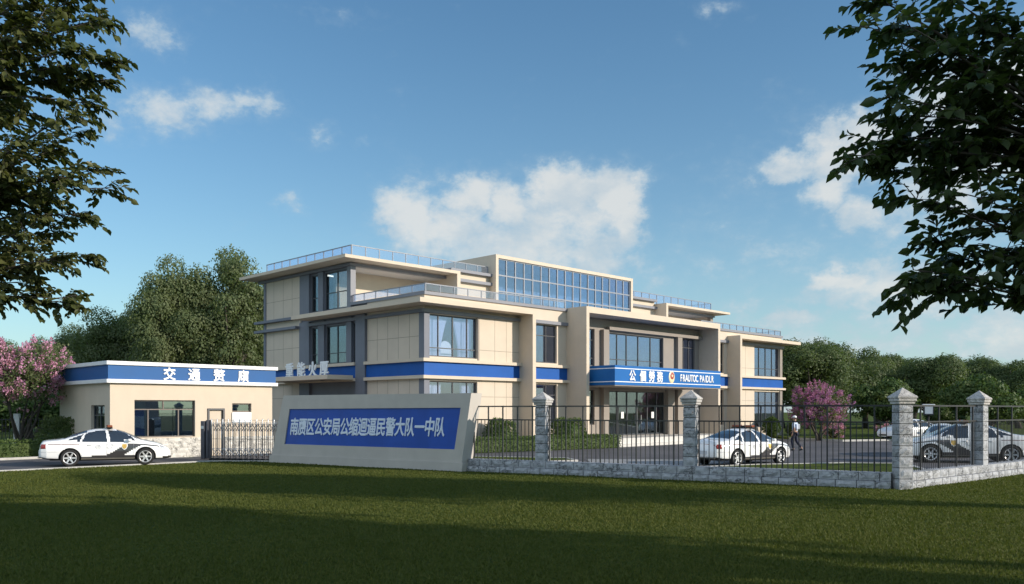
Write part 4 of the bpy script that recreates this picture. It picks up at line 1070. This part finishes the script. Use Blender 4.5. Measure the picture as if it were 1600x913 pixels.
# ------------------------------------------------------------------ vegetation
def unit(a): return a/np.maximum(np.linalg.norm(a, axis=1, keepdims=True), 1e-9)
def leaf_geo(P, D, size, rs, aspect=.5, rich=False, fold=.18, N=None):
    """P leaf bases, D leaf directions; returns verts, faces"""
    n = len(P); D = unit(D); side = unit(np.cross(D, rs.normal(size=(n, 3))+np.array([0, 0, .0]))); nor = np.cross(side, D)
    if N is not None:   # blades lie roughly along the surface of their clump
        nor = unit(N); D = unit(D-nor*np.sum(D*nor, axis=1, keepdims=True)); side = np.cross(nor, D)
    if rich:   # keep leaf blades roughly face-up
        up = np.tile(np.array([[0, 0, 1.0]]), (n, 1))+rs.normal(size=(n, 3))*.45; side = unit(np.cross(D, up)); nor = np.cross(side, D)
    s = np.asarray(size).reshape(-1, 1); w = s*aspect*.5
    if not rich:
        V = np.stack([P, P+D*s*.5+side*w, P+D*s, P+D*s*.5-side*w], 1).reshape(-1, 3)
        b = np.arange(n)[:, None]*4; F = b+np.array([[0, 1, 2, 3]])
        return V, F
    f = nor*w*fold*2
    V = np.stack([P, P+D*s*.28+side*w*.9+f, P+D*s*.62+side*w*.85+f, P+D*s-nor*s*.08, P+D*s*.62-side*w*.85+f, P+D*s*.28-side*w*.9+f], 1).reshape(-1, 3)
    b = np.arange(n)[:, None]*6
    F = np.concatenate([b+np.array([[0, 1, 2, 3]]), b+np.array([[0, 3, 4, 5]])])
    return V, F
def crown_pts(rs, n, rx, rz, zc, nl, lobe=(.30, .46), shell=.62, low=-.75, spread=.72):
    d = unit(rs.normal(size=(nl*3, 3))); d = d[d[:, 2] > low][:nl]
    c = d*rs.uniform(.45, 1.0, (len(d), 1))*spread*np.array([rx, rx, rz])
    r = rs.uniform(lobe[0], lobe[1], len(d))*min(rx, rz*1.1)
    k = rs.choice(len(d), n, p=r**2/np.sum(r**2))
    q = unit(rs.normal(size=(n, 3))); q[:, 2] = np.where(rs.rand(n) < .35, np.abs(q[:, 2]), q[:, 2])
    rad = (shell+(1.12-shell)*rs.rand(n)**.7)*(.86+.28*rs.rand(n))
    P = c[k]+q*(r[k]*rad)[:, None]*np.array([1, 1, .85])
    return P+np.array([0, 0, zc]), q, c+np.array([0, 0, zc]), r
def tree_mesh(seed, h, rx, leafmat, n=11000, leaf=.40, trunk_h=.22, droop=.3, nl=34, multi=1, lobe=(.30, .46)):
    """local origin at the base; returns (trunk mesh, crown mesh)"""
    rs = np.random.RandomState(seed); rg = random.Random(seed)
    zb = h*trunk_h; rz = (h-zb)/2; zc = zb+rz
    P, q, c, r = crown_pts(rs, n, rx, rz, zc, nl, lobe)
    P[:, 2] = np.clip(P[:, 2], .1, h*1.03)
    D = rs.normal(size=P.shape)+np.array([0, 0, -droop])
    V, F = leaf_geo(P, D, leaf*rs.uniform(.55, 1.25, n), rs, .6, N=q+rs.normal(size=P.shape)*.42)
    cm = np_mesh('crown', V, F, M[leafmat])
    t = MB(); r0 = .030*h/multi**.5
    for m in range(multi):
        b0 = Vector((rg.uniform(-.15, .15)*(multi > 1), rg.uniform(-.15, .15)*(multi > 1), 0))
        top = Vector((rg.uniform(-.3, .3)*rx*(1+multi*.1), rg.uniform(-.3, .3)*rx, h*.80))
        pts = [b0+(top-b0)*u+Vector((rg.uniform(-.05, .05)*rx, rg.uniform(-.05, .05)*rx, 0))*(u > 0) for u in (0, .15, .35, .6, .8, 1)]
        t.tube(pts, [r0*1.25, r0, r0*.8, r0*.5, r0*.3, r0*.1], 9)
        for i in range(min(len(c), 16)):
            if i % multi != m: continue
            e = Vector(c[i]); u = min(.75, max(.12, (e.z/h)*.62)); s_ = b0+(top-b0)*u
            md = (s_+e)/2+Vector((0, 0, -.04*h)); t.tube([s_, md, e], [r0*.42, r0*.28, r0*.08], 6)
    return t.mesh('trunk', M['bark']), cm
def put_tree(meshes, name, x, y, rz, sc, label, cat='tree', group=None):
    o = empty(name, (x, y, 0), rz, label, cat, group); o.scale = (sc[0], sc[0], sc[1])
    link('trunk', meshes[0], o); link('crown', meshes[1], o); return o
def at(px, Y): return (px-800)/1325*Y
# far trees: a few crowns of each kind, placed and scaled one by one
WIL = [tree_mesh(20+i, 14, 4.8, 'leaf_willow', 40000, .22, .10, .7, 62, lobe=(.15, .33)) for i in range(3)]
FARM = [tree_mesh(40+i, 10, 4.3, 'leaf_far', 45000, .22, .08, .35, 42, lobe=(.20, .40)) for i in range(4)]
DRK = [tree_mesh(60+i, 5, 2.9, 'leaf_dark', 14000, .24, .05, .0, 30, lobe=(.22, .38)) for i in range(2)]
GB_L, GB_R = 'trees behind the guard booth', 'trees behind the yard on the right'
def hz(y, Y): return 2.1+(640-y)/1325*Y
LEFT = [(352, 68, 372, 4.7, 0, 'tallest willow like tree, rising just left of the office roof'), (262, 66, 392, 3.9, 1, 'tall tree directly above the white lettering of the guard booth'),
        (190, 70, 462, 4.2, 2, 'rounded tree stepping down left of the two tallest trees'), (118, 73, 502, 3.6, 1, 'low grey green tree above the left end of the guard booth'),
        (62, 76, 520, 3.4, 0, 'low tree beside the top of the left pink flowering tree'), (408, 76, 415, 4.6, 2, 'dark tree touching the left end of the office building'),
        (305, 82, 425, 5.5, 0, 'tree filling the gap behind the two tallest trees on the left'), (150, 86, 500, 4.6, 2, 'farther tree showing between the low trees on the left'),
        (8, 80, 528, 4.0, 1, 'far tree behind the left pink flowering tree at the left edge'), (-70, 82, 520, 4.5, 0, 'far tree beyond the left edge of the yard'),
        (225, 84, 470, 4.6, 1, 'farther tree behind the booth roof below the tall trees')]
for i, (px, Y, yt, r, k, lab) in enumerate(LEFT):
    h = hz(yt, Y)*1.05; put_tree(WIL[k], 'broadleaf_tree', at(px, Y), Y, i*1.7, (r/4.8, h/14.2), lab, 'tree', GB_L)
RIGHT = [(1222, 92, 528, 4.6, 0, 'tree just showing behind the right end of the office building'), (1262, 86, 516, 4.7, 1, 'tall dense tree behind the right pink flowering tree'),
         (1312, 90, 522, 4.6, 2, 'broad tree right of the right pink flowering tree'), (1352, 94, 533, 4.4, 3, 'tree at the high shoulder where the right tree line steps down'),
         (1396, 98, 549, 4.2, 0, 'low tree in the dip of the right tree line behind the corner pillar'), (1454, 88, 544, 4.4, 1, 'tree whose round crown peaks above the yard lamp'),
         (1500, 96, 553, 4.4, 2, 'tree left of the far right pillar in the back row'), (1548, 93, 552, 4.2, 3, 'tree whose crown peaks above the far right pillar'),
         (1592, 90, 558, 4.4, 0, 'tree at the right edge of the tree line'), (1650, 92, 552, 4.8, 1, 'tree just beyond the right edge of the tree line'),
         (1285, 112, 532, 5.6, 3, 'farther tree filling the back row above the pink blossoms'), (1372, 116, 545, 5.4, 1, 'farther tree filling the dip of the right tree line'),
         (1425, 114, 552, 5.4, 3, 'farther tree left of the lamp in the back row'), (1528, 116, 556, 5.6, 0, 'farther tree between the two right pillars in the back row'),
         (1478, 118, 554, 5.4, 0, 'farther tree right of the lamp in the back row'), (1580, 118, 562, 5.4, 2, 'farthest tree at the right edge')]
for i, (px, Y, yt, r, k, lab) in enumerate(RIGHT):
    h = hz(yt, Y)*1.03; put_tree(FARM[k], 'broadleaf_tree', at(px, Y), Y, i*2.3+.5, (r/4.3, h/10.15), lab, 'tree', GB_R)
for i, (px, Y, yt, r, k, lab) in enumerate([(1386, 64, 586, 2.9, 0, 'darker small tree behind the corner pillar, in front of the tree line'), (1545, 61, 578, 3.2, 1, 'darker small tree behind the far right pillar, in front of the tree line'),
                                         (1478, 66, 628, 1.8, 1, 'low dark bush beside the yard lamp'), (-25, 54, 590, 3.0, 0, 'dark bush behind the side fence at the left edge'), (52, 55, 602, 2.9, 1, 'dark bush behind the side fence nearest the guard booth'), (1612, 64, 600, 3.0, 0, 'darker small tree at the right edge, in front of the tree line')]):
    h = hz(yt, Y); put_tree(DRK[k], 'small_tree', at(px, Y), Y, i*1.1, (r/2.9, h/5.05), lab, 'tree' if 'tree' in lab else 'bush', 'darker small trees in front of the right tree line' if px > 800 else 'dark bushes behind the side fence')
# shade trees out of frame on the right: their long shadows cross the lawn and the yard
SHD = tree_mesh(90, 13, 3.6, 'leaf_far', 9000, .40, .30, .2, 30)
for i, (x, y, r, h, lab) in enumerate([(27.5, 12.0, 3.1, 17.0, 'shade tree beside the lawn beyond the right edge of view, nearest the fence'), (23, 3.4, 3.8, 15.0, 'broad shade tree beside the lawn beyond the right edge of view'),
                                       (18, -1.5, 4.2, 13, 'shade tree behind the viewpoint at the right'), (44, 31.5, 3.6, 9.0, 'shade tree beyond the right hand fence run')]):
    put_tree(SHD, 'shade_tree', x, y, i*2.0, (r/3.6, h/13), lab, 'tree', 'shade trees along the right of the lawn')

# flowering trees
def flower_tree(seed, h, rx, zb, mat, npan, nleaf):
    rs = np.random.RandomState(seed); rz = (h-zb)/2; zc = zb+rz
    P, q, c, r = crown_pts(rs, nleaf, rx, rz, zc, 30, (.24, .40), .5)
    V, F = leaf_geo(P, q+rs.normal(size=P.shape)*.7, .17*rs.uniform(.6, 1.2, nleaf), rs, .5)
    crown = np_mesh('crown', V, F, M['leaf_hedge'] if False else M['leaf_willow'])
    k = rs.choice(len(c), npan, p=r**2/np.sum(r**2)); d = unit(rs.normal(size=(npan, 3))+np.array([0, 0, .35]))
    B = c[k]+d*(r[k]*rs.uniform(.85, 1.12, npan))[:, None]
    ax = unit(d+np.array([0, 0, .9])); m = 44
    t = rs.rand(npan, m, 1); L = rs.uniform(.25, .52, (npan, 1, 1)); jit = rs.normal(size=(npan, m, 3))*(.085*(1.15-t))
    Q = (B[:, None, :]+ax[:, None, :]*t*L+jit).reshape(-1, 3)
    V, F = leaf_geo(Q, rs.normal(size=Q.shape), rs.uniform(.06, .11, len(Q)), rs, .8)
    bl = np_mesh('blossom', V, F, M[mat])
    t = MB(); rg = random.Random(seed)
    for i in range(7):
        e = Vector(c[i*3 % len(c)]); b0 = Vector((rg.uniform(-.14, .14), rg.uniform(-.14, .14), 0))
        md = b0*2.2+Vector((e.x*.25, e.y*.25, h*.28)); t.tube([b0, b0*1.4+Vector((0, 0, h*.1)), md, (md+e)/2+Vector((0, 0, .1)), e], [.075, .065, .05, .032, .012], 7)
    return t.mesh('trunk', M['bark']), crown, bl
def put_flower(ms, x, y, label, name='flowering_tree', cat='flowering tree', rz=0, sc=1, group='pink flowering trees'):
    o = empty(name, (x, y, 0), rz, label, cat, group); o.scale = (sc, sc, sc)
    for nm, me in zip(('trunk', 'crown', 'blossom'), ms): link(nm, me, o)
    return o
put_flower(flower_tree(3, 5.75, 2.75, 1.55, 'pink', 300, 9000), -22.35, 38.6, 'pink flowering tree at the left edge, left of the guard booth')
put_flower(flower_tree(8, 3.65, 2.1, .4, 'purple', 420, 6000), 20.6, 57.0, 'purple pink flowering tree right of the office building')
FS = flower_tree(12, 1.0, .8, .1, 'pink', 40, 900)
put_flower(FS, at(1303, 60), 60, 'low pink flowering bush under the purple pink tree', 'flowering_bush', 'bush', 0, 1.0, 'low flowering bushes on the far lawn')
put_flower(FS, at(1382, 61), 61, 'low pink flowering bush left of the corner pillar', 'flowering_bush', 'bush', 2, .9, 'low flowering bushes on the far lawn')

# clipped hedges and shrubs
def hedge(name, pts, w, h, label, seed, cat='hedge', leaf=.085, dens=420):
    rs = np.random.RandomState(seed); Ps = []; Ds = []; core = MB()
    o = None
    for (x0, y0), (x1, y1) in zip(pts[:-1], pts[1:]):
        A = np.array([x0, y0, 0.]); Dv = np.array([x1-x0, y1-y0, 0.]); L = np.linalg.norm(Dv); Dv /= L; N = np.array([-Dv[1], Dv[0], 0.])
        n = int(dens*(L*(2*h+w)+2*w*h)); s = rs.rand(n)*L; per = rs.rand(n)*(2*h+w)
        y = np.where(per < h, -w/2, np.where(per < h+w, per-h-w/2, w/2)); z = np.where(per < h, per, np.where(per < h+w, h, 2*h+w-per))
        nx = np.where(per < h, -1., np.where(per < h+w, 0., 1.)); nz = np.where((per >= h) & (per < h+w), 1., 0.)
        e = rs.rand(n); endm = e < (2*w*h)/(L*(2*h+w)+2*w*h)
        s = np.where(endm, np.where(rs.rand(n) < .5, 0, L), s); y = np.where(endm, (rs.rand(n)-.5)*w, y); z = np.where(endm, rs.rand(n)*h, z)
        lump = .06*np.sin(s*3.1+z*4)+.05*np.sin(s*7.3+y*5+1)
        P = A+Dv*s[:, None]+N*(y*(1+lump*.6))[:, None]+np.array([0, 0, 1.])*(z*(1+lump*.5))[:, None]+rs.normal(size=(n, 3))*.03
        Ps.append(P); Ds.append(N*nx[:, None]+np.array([0, 0, 1.])*nz[:, None]+rs.normal(size=(n, 3))*.7)
        T = Matrix.Translation((x0, y0, 0)) @ Matrix.Rotation(math.atan2(Dv[1], Dv[0]), 4, 'Z')
        core.cbox(.05, L-.05, -w/2+.06, w/2-.06, 0, h-.06, .05, 0, T)  # solid dark core added inside so gaps between leaves stay closed
    P = np.concatenate(Ps); P[:, 2] = np.maximum(P[:, 2], .01); D = np.concatenate(Ds)
    V, F = leaf_geo(P, D, leaf*rs.uniform(.6, 1.25, len(P)), rs, .55)
    mid_ = np.array([pts[0][0], pts[0][1], 0])
    E = empty(name, tuple(mid_), 0, label, cat)
    f = link('foliage', np_mesh('foliage', V-mid_, F, M['leaf_hedge']), E)
    cm = core.mesh('inner_core', M['leaf_dark']); cm.transform(Matrix.Translation(-Vector(mid_))); link('inner_core', cm, E)
    return E
h0 = bw(.4, -1.5); h1 = bw(5.5, -2.2); h2 = bw(10.9, -2.95)
hedge('hedge', [(h0.x, h0.y), (h1.x, h1.y), (h2.x, h2.y)], 1.3, .66, 'low clipped hedge along the foot of the office wall left of the entrance steps', 31)
hedge('hedge', [(-30.5, 29.0), (-20.05, 37.9)], 1.0, .70, 'low clipped hedge beside the entrance road at the left edge', 32)
def shrub(x, y, r, h, label, seed, group=None, mat='leaf_hedge', leaf=.10, n=3200):
    rs = np.random.RandomState(seed); q = unit(rs.normal(size=(n, 3))); q[:, 2] = np.where(q[:, 2] < -.5, -q[:, 2], q[:, 2])
    lump = 1+.07*np.sin(q[:, 0]*6+seed)+.06*np.sin(q[:, 1]*8)+.05*np.sin(q[:, 2]*9+2)
    P = q*np.array([r, r, h/2])*(lump*(.86+.18*rs.rand(n)))[:, None]+np.array([0, 0, h/2])
    P[:, 2] = np.maximum(P[:, 2], .02)
    V, F = leaf_geo(P, q+rs.normal(size=P.shape)*.7, leaf*rs.uniform(.6, 1.3, n), rs, .55)
    E = empty('round_shrub', (x, y, 0), 0, label, 'shrub', group)
    link('foliage', np_mesh('foliage', V, F, M[mat]), E)
    MB().lathe([(0, .03), (r*.6, .1), (r*.8, h*.45), (r*.55, h*.8), (0, h*.9)], 14).build('inner_core', M['leaf_dark'], E)  # solid core added to block the view through the foliage
    return E
shrub(at(781, 43.1), 43.1, .82, 1.60, 'round clipped shrub behind the hedge near the name wall', 41, 'round clipped shrubs by the office')
shrub(at(887, 45.7), 45.7, .98, 1.64, 'round clipped shrub behind the hedge near the entrance steps', 42, 'round clipped shrubs by the office')
shrub(-20.4, 39.0, 1.15, 1.75, 'rounded yellow green shrub between the left flowering tree and guard booth', 43, None, 'leaf_willow', .14)
shrub(-18.6, 39.2, .75, 1.6, 'dark rounded shrub against the left wall of the guard booth', 44, None, 'leaf_hedge', .11)
p = bw(32.0, -1.2); shrub(p.x, p.y, .6, 1.5, 'upright dark shrub before the right wing window', 45, None, 'leaf_dark', .10)
p = bw(34.6, -1.6); shrub(p.x, p.y, .5, 1.1, 'small green shrub at the right corner of the office', 46, None, 'leaf_willow', .10)

# framing trees close to the camera
def near_tree(name, base, H, tips, seed, leaf, mat, label, dens, extra, ell):
    """base: trunk foot; tips: branch ends (x,y,z); extra random tips inside ellipsoid ell=(cx,cy,cz,rx,ry,rz)"""
    rg = random.Random(seed); rs = np.random.RandomState(seed); t = MB(); b = Vector(base)
    top = b+Vector((0, 0, H)); r0 = .17
    t.tube([b, b+Vector((.05, .02, H*.2)), b+Vector((-.05, .05, H*.45)), b+Vector((0, 0, H*.75)), top], [r0*1.3, r0, r0*.8, r0*.5, r0*.12], 12)
    ends = [Vector(p) for p in tips]
    for k in range(extra):
        d = Vector(unit(rs.normal(size=(1, 3)))[0]); s = rg.uniform(.35, 1.0)
        ends.append(Vector((ell[0]+d.x*ell[3]*s, ell[1]+d.y*ell[4]*s, ell[2]+d.z*ell[5]*s)))
    LP = []; LD = []
    # tips gathered into main limbs, each limb forking towards its own tips
    EA = np.array([tuple(e) for e in ends]); K = 11; cen = EA[rs.choice(len(EA), K, replace=False)].copy()
    for it in range(12):
        lab_ = np.argmin(((EA[:, None, :]-cen[None])**2).sum(2), 1)
        for k in range(K):
            if np.any(lab_ == k): cen[k] = EA[lab_ == k].mean(0)
    limbs = []
    for k in range(K):
        g = Vector(cen[k]); hor = Vector((g.x-b.x, g.y-b.y, 0)).length
        zs = max(b.z+H*.2, min(b.z+H*.8, g.z-hor*.5)); s0 = Vector((b.x, b.y, zs)); e0 = s0+(g-s0)*.58+Vector((0, 0, .05*hor)); m0 = (s0+e0)/2+Vector((rg.uniform(-.2, .2), rg.uniform(-.2, .2), hor*.07))
        limbs.append((s0, m0, e0)); rl = .035+.012*hor
        t.tube([s0*(1-u)**2+m0*2*u*(1-u)+e0*u*u for u in [i/8 for i in range(9)]], [rl*(1-.55*i/8) for i in range(9)], 8)
    for ei, e in enumerate(ends):
        s0, m0, e0 = limbs[lab_[ei]]; uu = rg.uniform(.55, 1.0); s = s0*(1-uu)**2+m0*2*uu*(1-uu)+e0*uu*uu
        hor = (e-s).length
        c = s+(e-s)*.5+Vector((rg.uniform(-.15, .15), rg.uniform(-.15, .15), hor*.10))
        n = 9; pts = []
        for i in range(n+1):
            u = i/n; pts.append(s*(1-u)**2+c*2*u*(1-u)+e*u*u)
        rb = .010+.008*hor; t.tube(pts, [rb*(1-.85*i/n) for i in range(n+1)], 6)
        Lb = (e-s).length
        nt = int(dens*Lb)
        for k in range(nt):
            u = rg.uniform(.10, 1.0)**.75 if rg.random() < .8 else 1.0
            p0 = s*(1-u)**2+c*2*u*(1-u)+e*u*u; tan = ((c-s)*(1-u)+(e-c)*u).normalized()
            d = (tan*.8+Vector((rg.gauss(0, .6), rg.gauss(0, .6), rg.gauss(0, .35)))).normalized()
            L = rg.uniform(.28, .75)*(1.15-.45*u); p1 = p0+d*L*.55+Vector((0, 0, .02)); p2 = p0+d*L+Vector((0, 0, -.10*L))
            t.tube([p0, p1, p2], [.007, .005, .0025], 4, 0, False)
            nl = max(5, int(L/leaf*3.2))
            for i in range(nl):
                v = .2+.8*(i+.5)/nl; q = p0*(1-v)**2+p1*2*v*(1-v)+p2*v*v
                sd_ = d.cross(Vector((0, 0, 1))); sd_ = sd_.normalized() if sd_.length > 1e-4 else Vector((1, 0, 0))
                ld = d*.75+sd_*(1 if i % 2 else -1)*rg.uniform(.4, 1.0)+Vector((rg.gauss(0, .2), rg.gauss(0, .2), rg.gauss(-.5, .3)))
                LP.append(q); LD.append(ld)
    LP = np.array([tuple(v) for v in LP]); LD = np.array([tuple(v) for v in LD])
    V, F = leaf_geo(LP, LD, leaf*rs.uniform(.6, 1.15, len(LP)), rs, .64, True)
    E = empty(name, base, 0, label, 'tree', 'large trees framing the view')
    bb = np.array(base); tm = t.mesh('trunk', M['bark']); tm.transform(Matrix.Translation(-b)); link('trunk', tm, E)
    link('crown', np_mesh('crown', V-bb, F, M[mat]), E); print(name, 'leaves', len(LP)); return E
def pt(px, py, Y): return ((px-800)/1325*Y, Y, 2.1-(py-640)/1325*Y)
RT = [(1395, 470, 10), (1405, 440, 9.7), (1375, 250, 9.9), (1400, 215, 10.3), (1420, 90, 9.8), (1450, 470, 10.3), (1340, 62, 10), (1352, 18, 10.4), (1328, 262, 9.8), (1345, 240, 10.2), (1390, 135, 10.1), (1362, 170, 9.7), (1410, 330, 10), (1425, 458, 9.8), (1452, 400, 10), (1492, 425, 10.2),
      (1575, 440, 9.8), (1600, 400, 10), (1430, 200, 9.6), (1455, 70, 10.5), (1500, 150, 9.5), (1550, 300, 10.5), (1500, 325, 9.6), (1590, 350, 9.4), (1440, 280, 10.4), (1400, 60, 9.5), (1540, 60, 10),
      (1480, 240, 10.6), (1560, 200, 9.7), (1620, 250, 10), (1590, 100, 9.6), (1470, 20, 9.8), (1400, 250, 9.9), (1520, 400, 9.9), (1460, 345, 9.7), (1640, 430, 10), (1380, 290, 10.2), (1430, 130, 10.2)]
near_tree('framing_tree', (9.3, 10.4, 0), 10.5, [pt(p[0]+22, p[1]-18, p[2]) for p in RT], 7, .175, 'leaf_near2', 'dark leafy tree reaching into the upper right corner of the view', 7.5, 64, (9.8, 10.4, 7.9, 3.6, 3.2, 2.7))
LT = [(192, 122, 14), (175, 55, 14.2), (150, 185, 14), (158, 292, 14), (185, 318, 13.8), (150, 425, 14), (120, 492, 13.8), (140, 500, 14.2), (70, 465, 14), (100, 262, 13.5), (105, 380, 14.4), (60, 100, 14), (30, 300, 13.6),
      (110, 25, 14), (140, 105, 13.6), (20, 440, 14), (60, 200, 14.4), (60, 385, 13.6), (10, 120, 13.5), (10, 380, 14.4), (120, 150, 14.5), (90, 330, 14), (130, 240, 14.2), (20, 30, 14.3), (40, 250, 13.2), (-40, 420, 14), (-50, 300, 14),
      (160, 60, 13.7), (120, 210, 13.4), (80, 60, 13.4), (140, 360, 14), (175, 150, 14.3), (100, 430, 13.6), (0, 220, 14), (45, 320, 14.3), (150, 20, 14.2), (90, 150, 14.2), (60, 20, 13.6), (110, 300, 13.4), (85, 405, 14.2)]
near_tree('framing_tree', (-12.4, 14.2, 0), 11.5, [pt(p[0]-22, p[1]-24, p[2]) for p in LT], 9, .15, 'leaf_near', 'olive leafed tree filling the upper left edge of the view', 11.0, 90, (-11.4, 14.2, 7.2, 3.0, 2.6, 3.4))

# ------------------------------------------------------------------ grass blades on the front lawn
rs = np.random.RandomState(77)
N = 520000
Y = 8.5+26*rs.rand(N)**1.35; X = (rs.rand(N)-.5)*2*(.66*Y)
ok = np.ones(N, bool)
ok &= ((X-FA.x)*FN.x+(Y-FA.y)*FN.y > .10) | (X < FA.x-.02) | (X > FB.x)
n2 = np.array([SD.y, -SD.x]); ok &= (((X-FB.x)*n2[0]+(Y-FB.y)*n2[1] > .10) | (X < FB.x-.05))
mn = np.array([MD.y, -MD.x]); ok &= ((X-MA.x)*mn[0]+(Y-MA.y)*mn[1] > .08) | (X > MBp.x+.2)
ok &= (X-(-17.6))*(-.7071)+(Y-28.4)*.7071 < -.05*0-.12
ok &= Y < 34.3
X, Y = X[ok], Y[ok]; n = len(X)
h = rs.uniform(.018, .050, n)*(1+.25*np.sin(X*.9)*np.cos(Y*.7)); a = rs.rand(n)*6.28; w = rs.uniform(.006, .011, n)*(.7+Y/22)
lx = rs.normal(size=n)*.45*h; ly = rs.normal(size=n)*.45*h
V = np.stack([np.stack([X-np.cos(a)*w, Y-np.sin(a)*w, np.zeros(n)], 1), np.stack([X+np.cos(a)*w, Y+np.sin(a)*w, np.zeros(n)], 1), np.stack([X+lx, Y+ly, h], 1)], 1).reshape(-1, 3)
F = np.arange(3*n).reshape(-1, 3)
go = link('grass', np_mesh('grass', V, F, M['blade'])); tag(go, 'short green turf blades across the front lawn', 'grass', None, 'stuff')
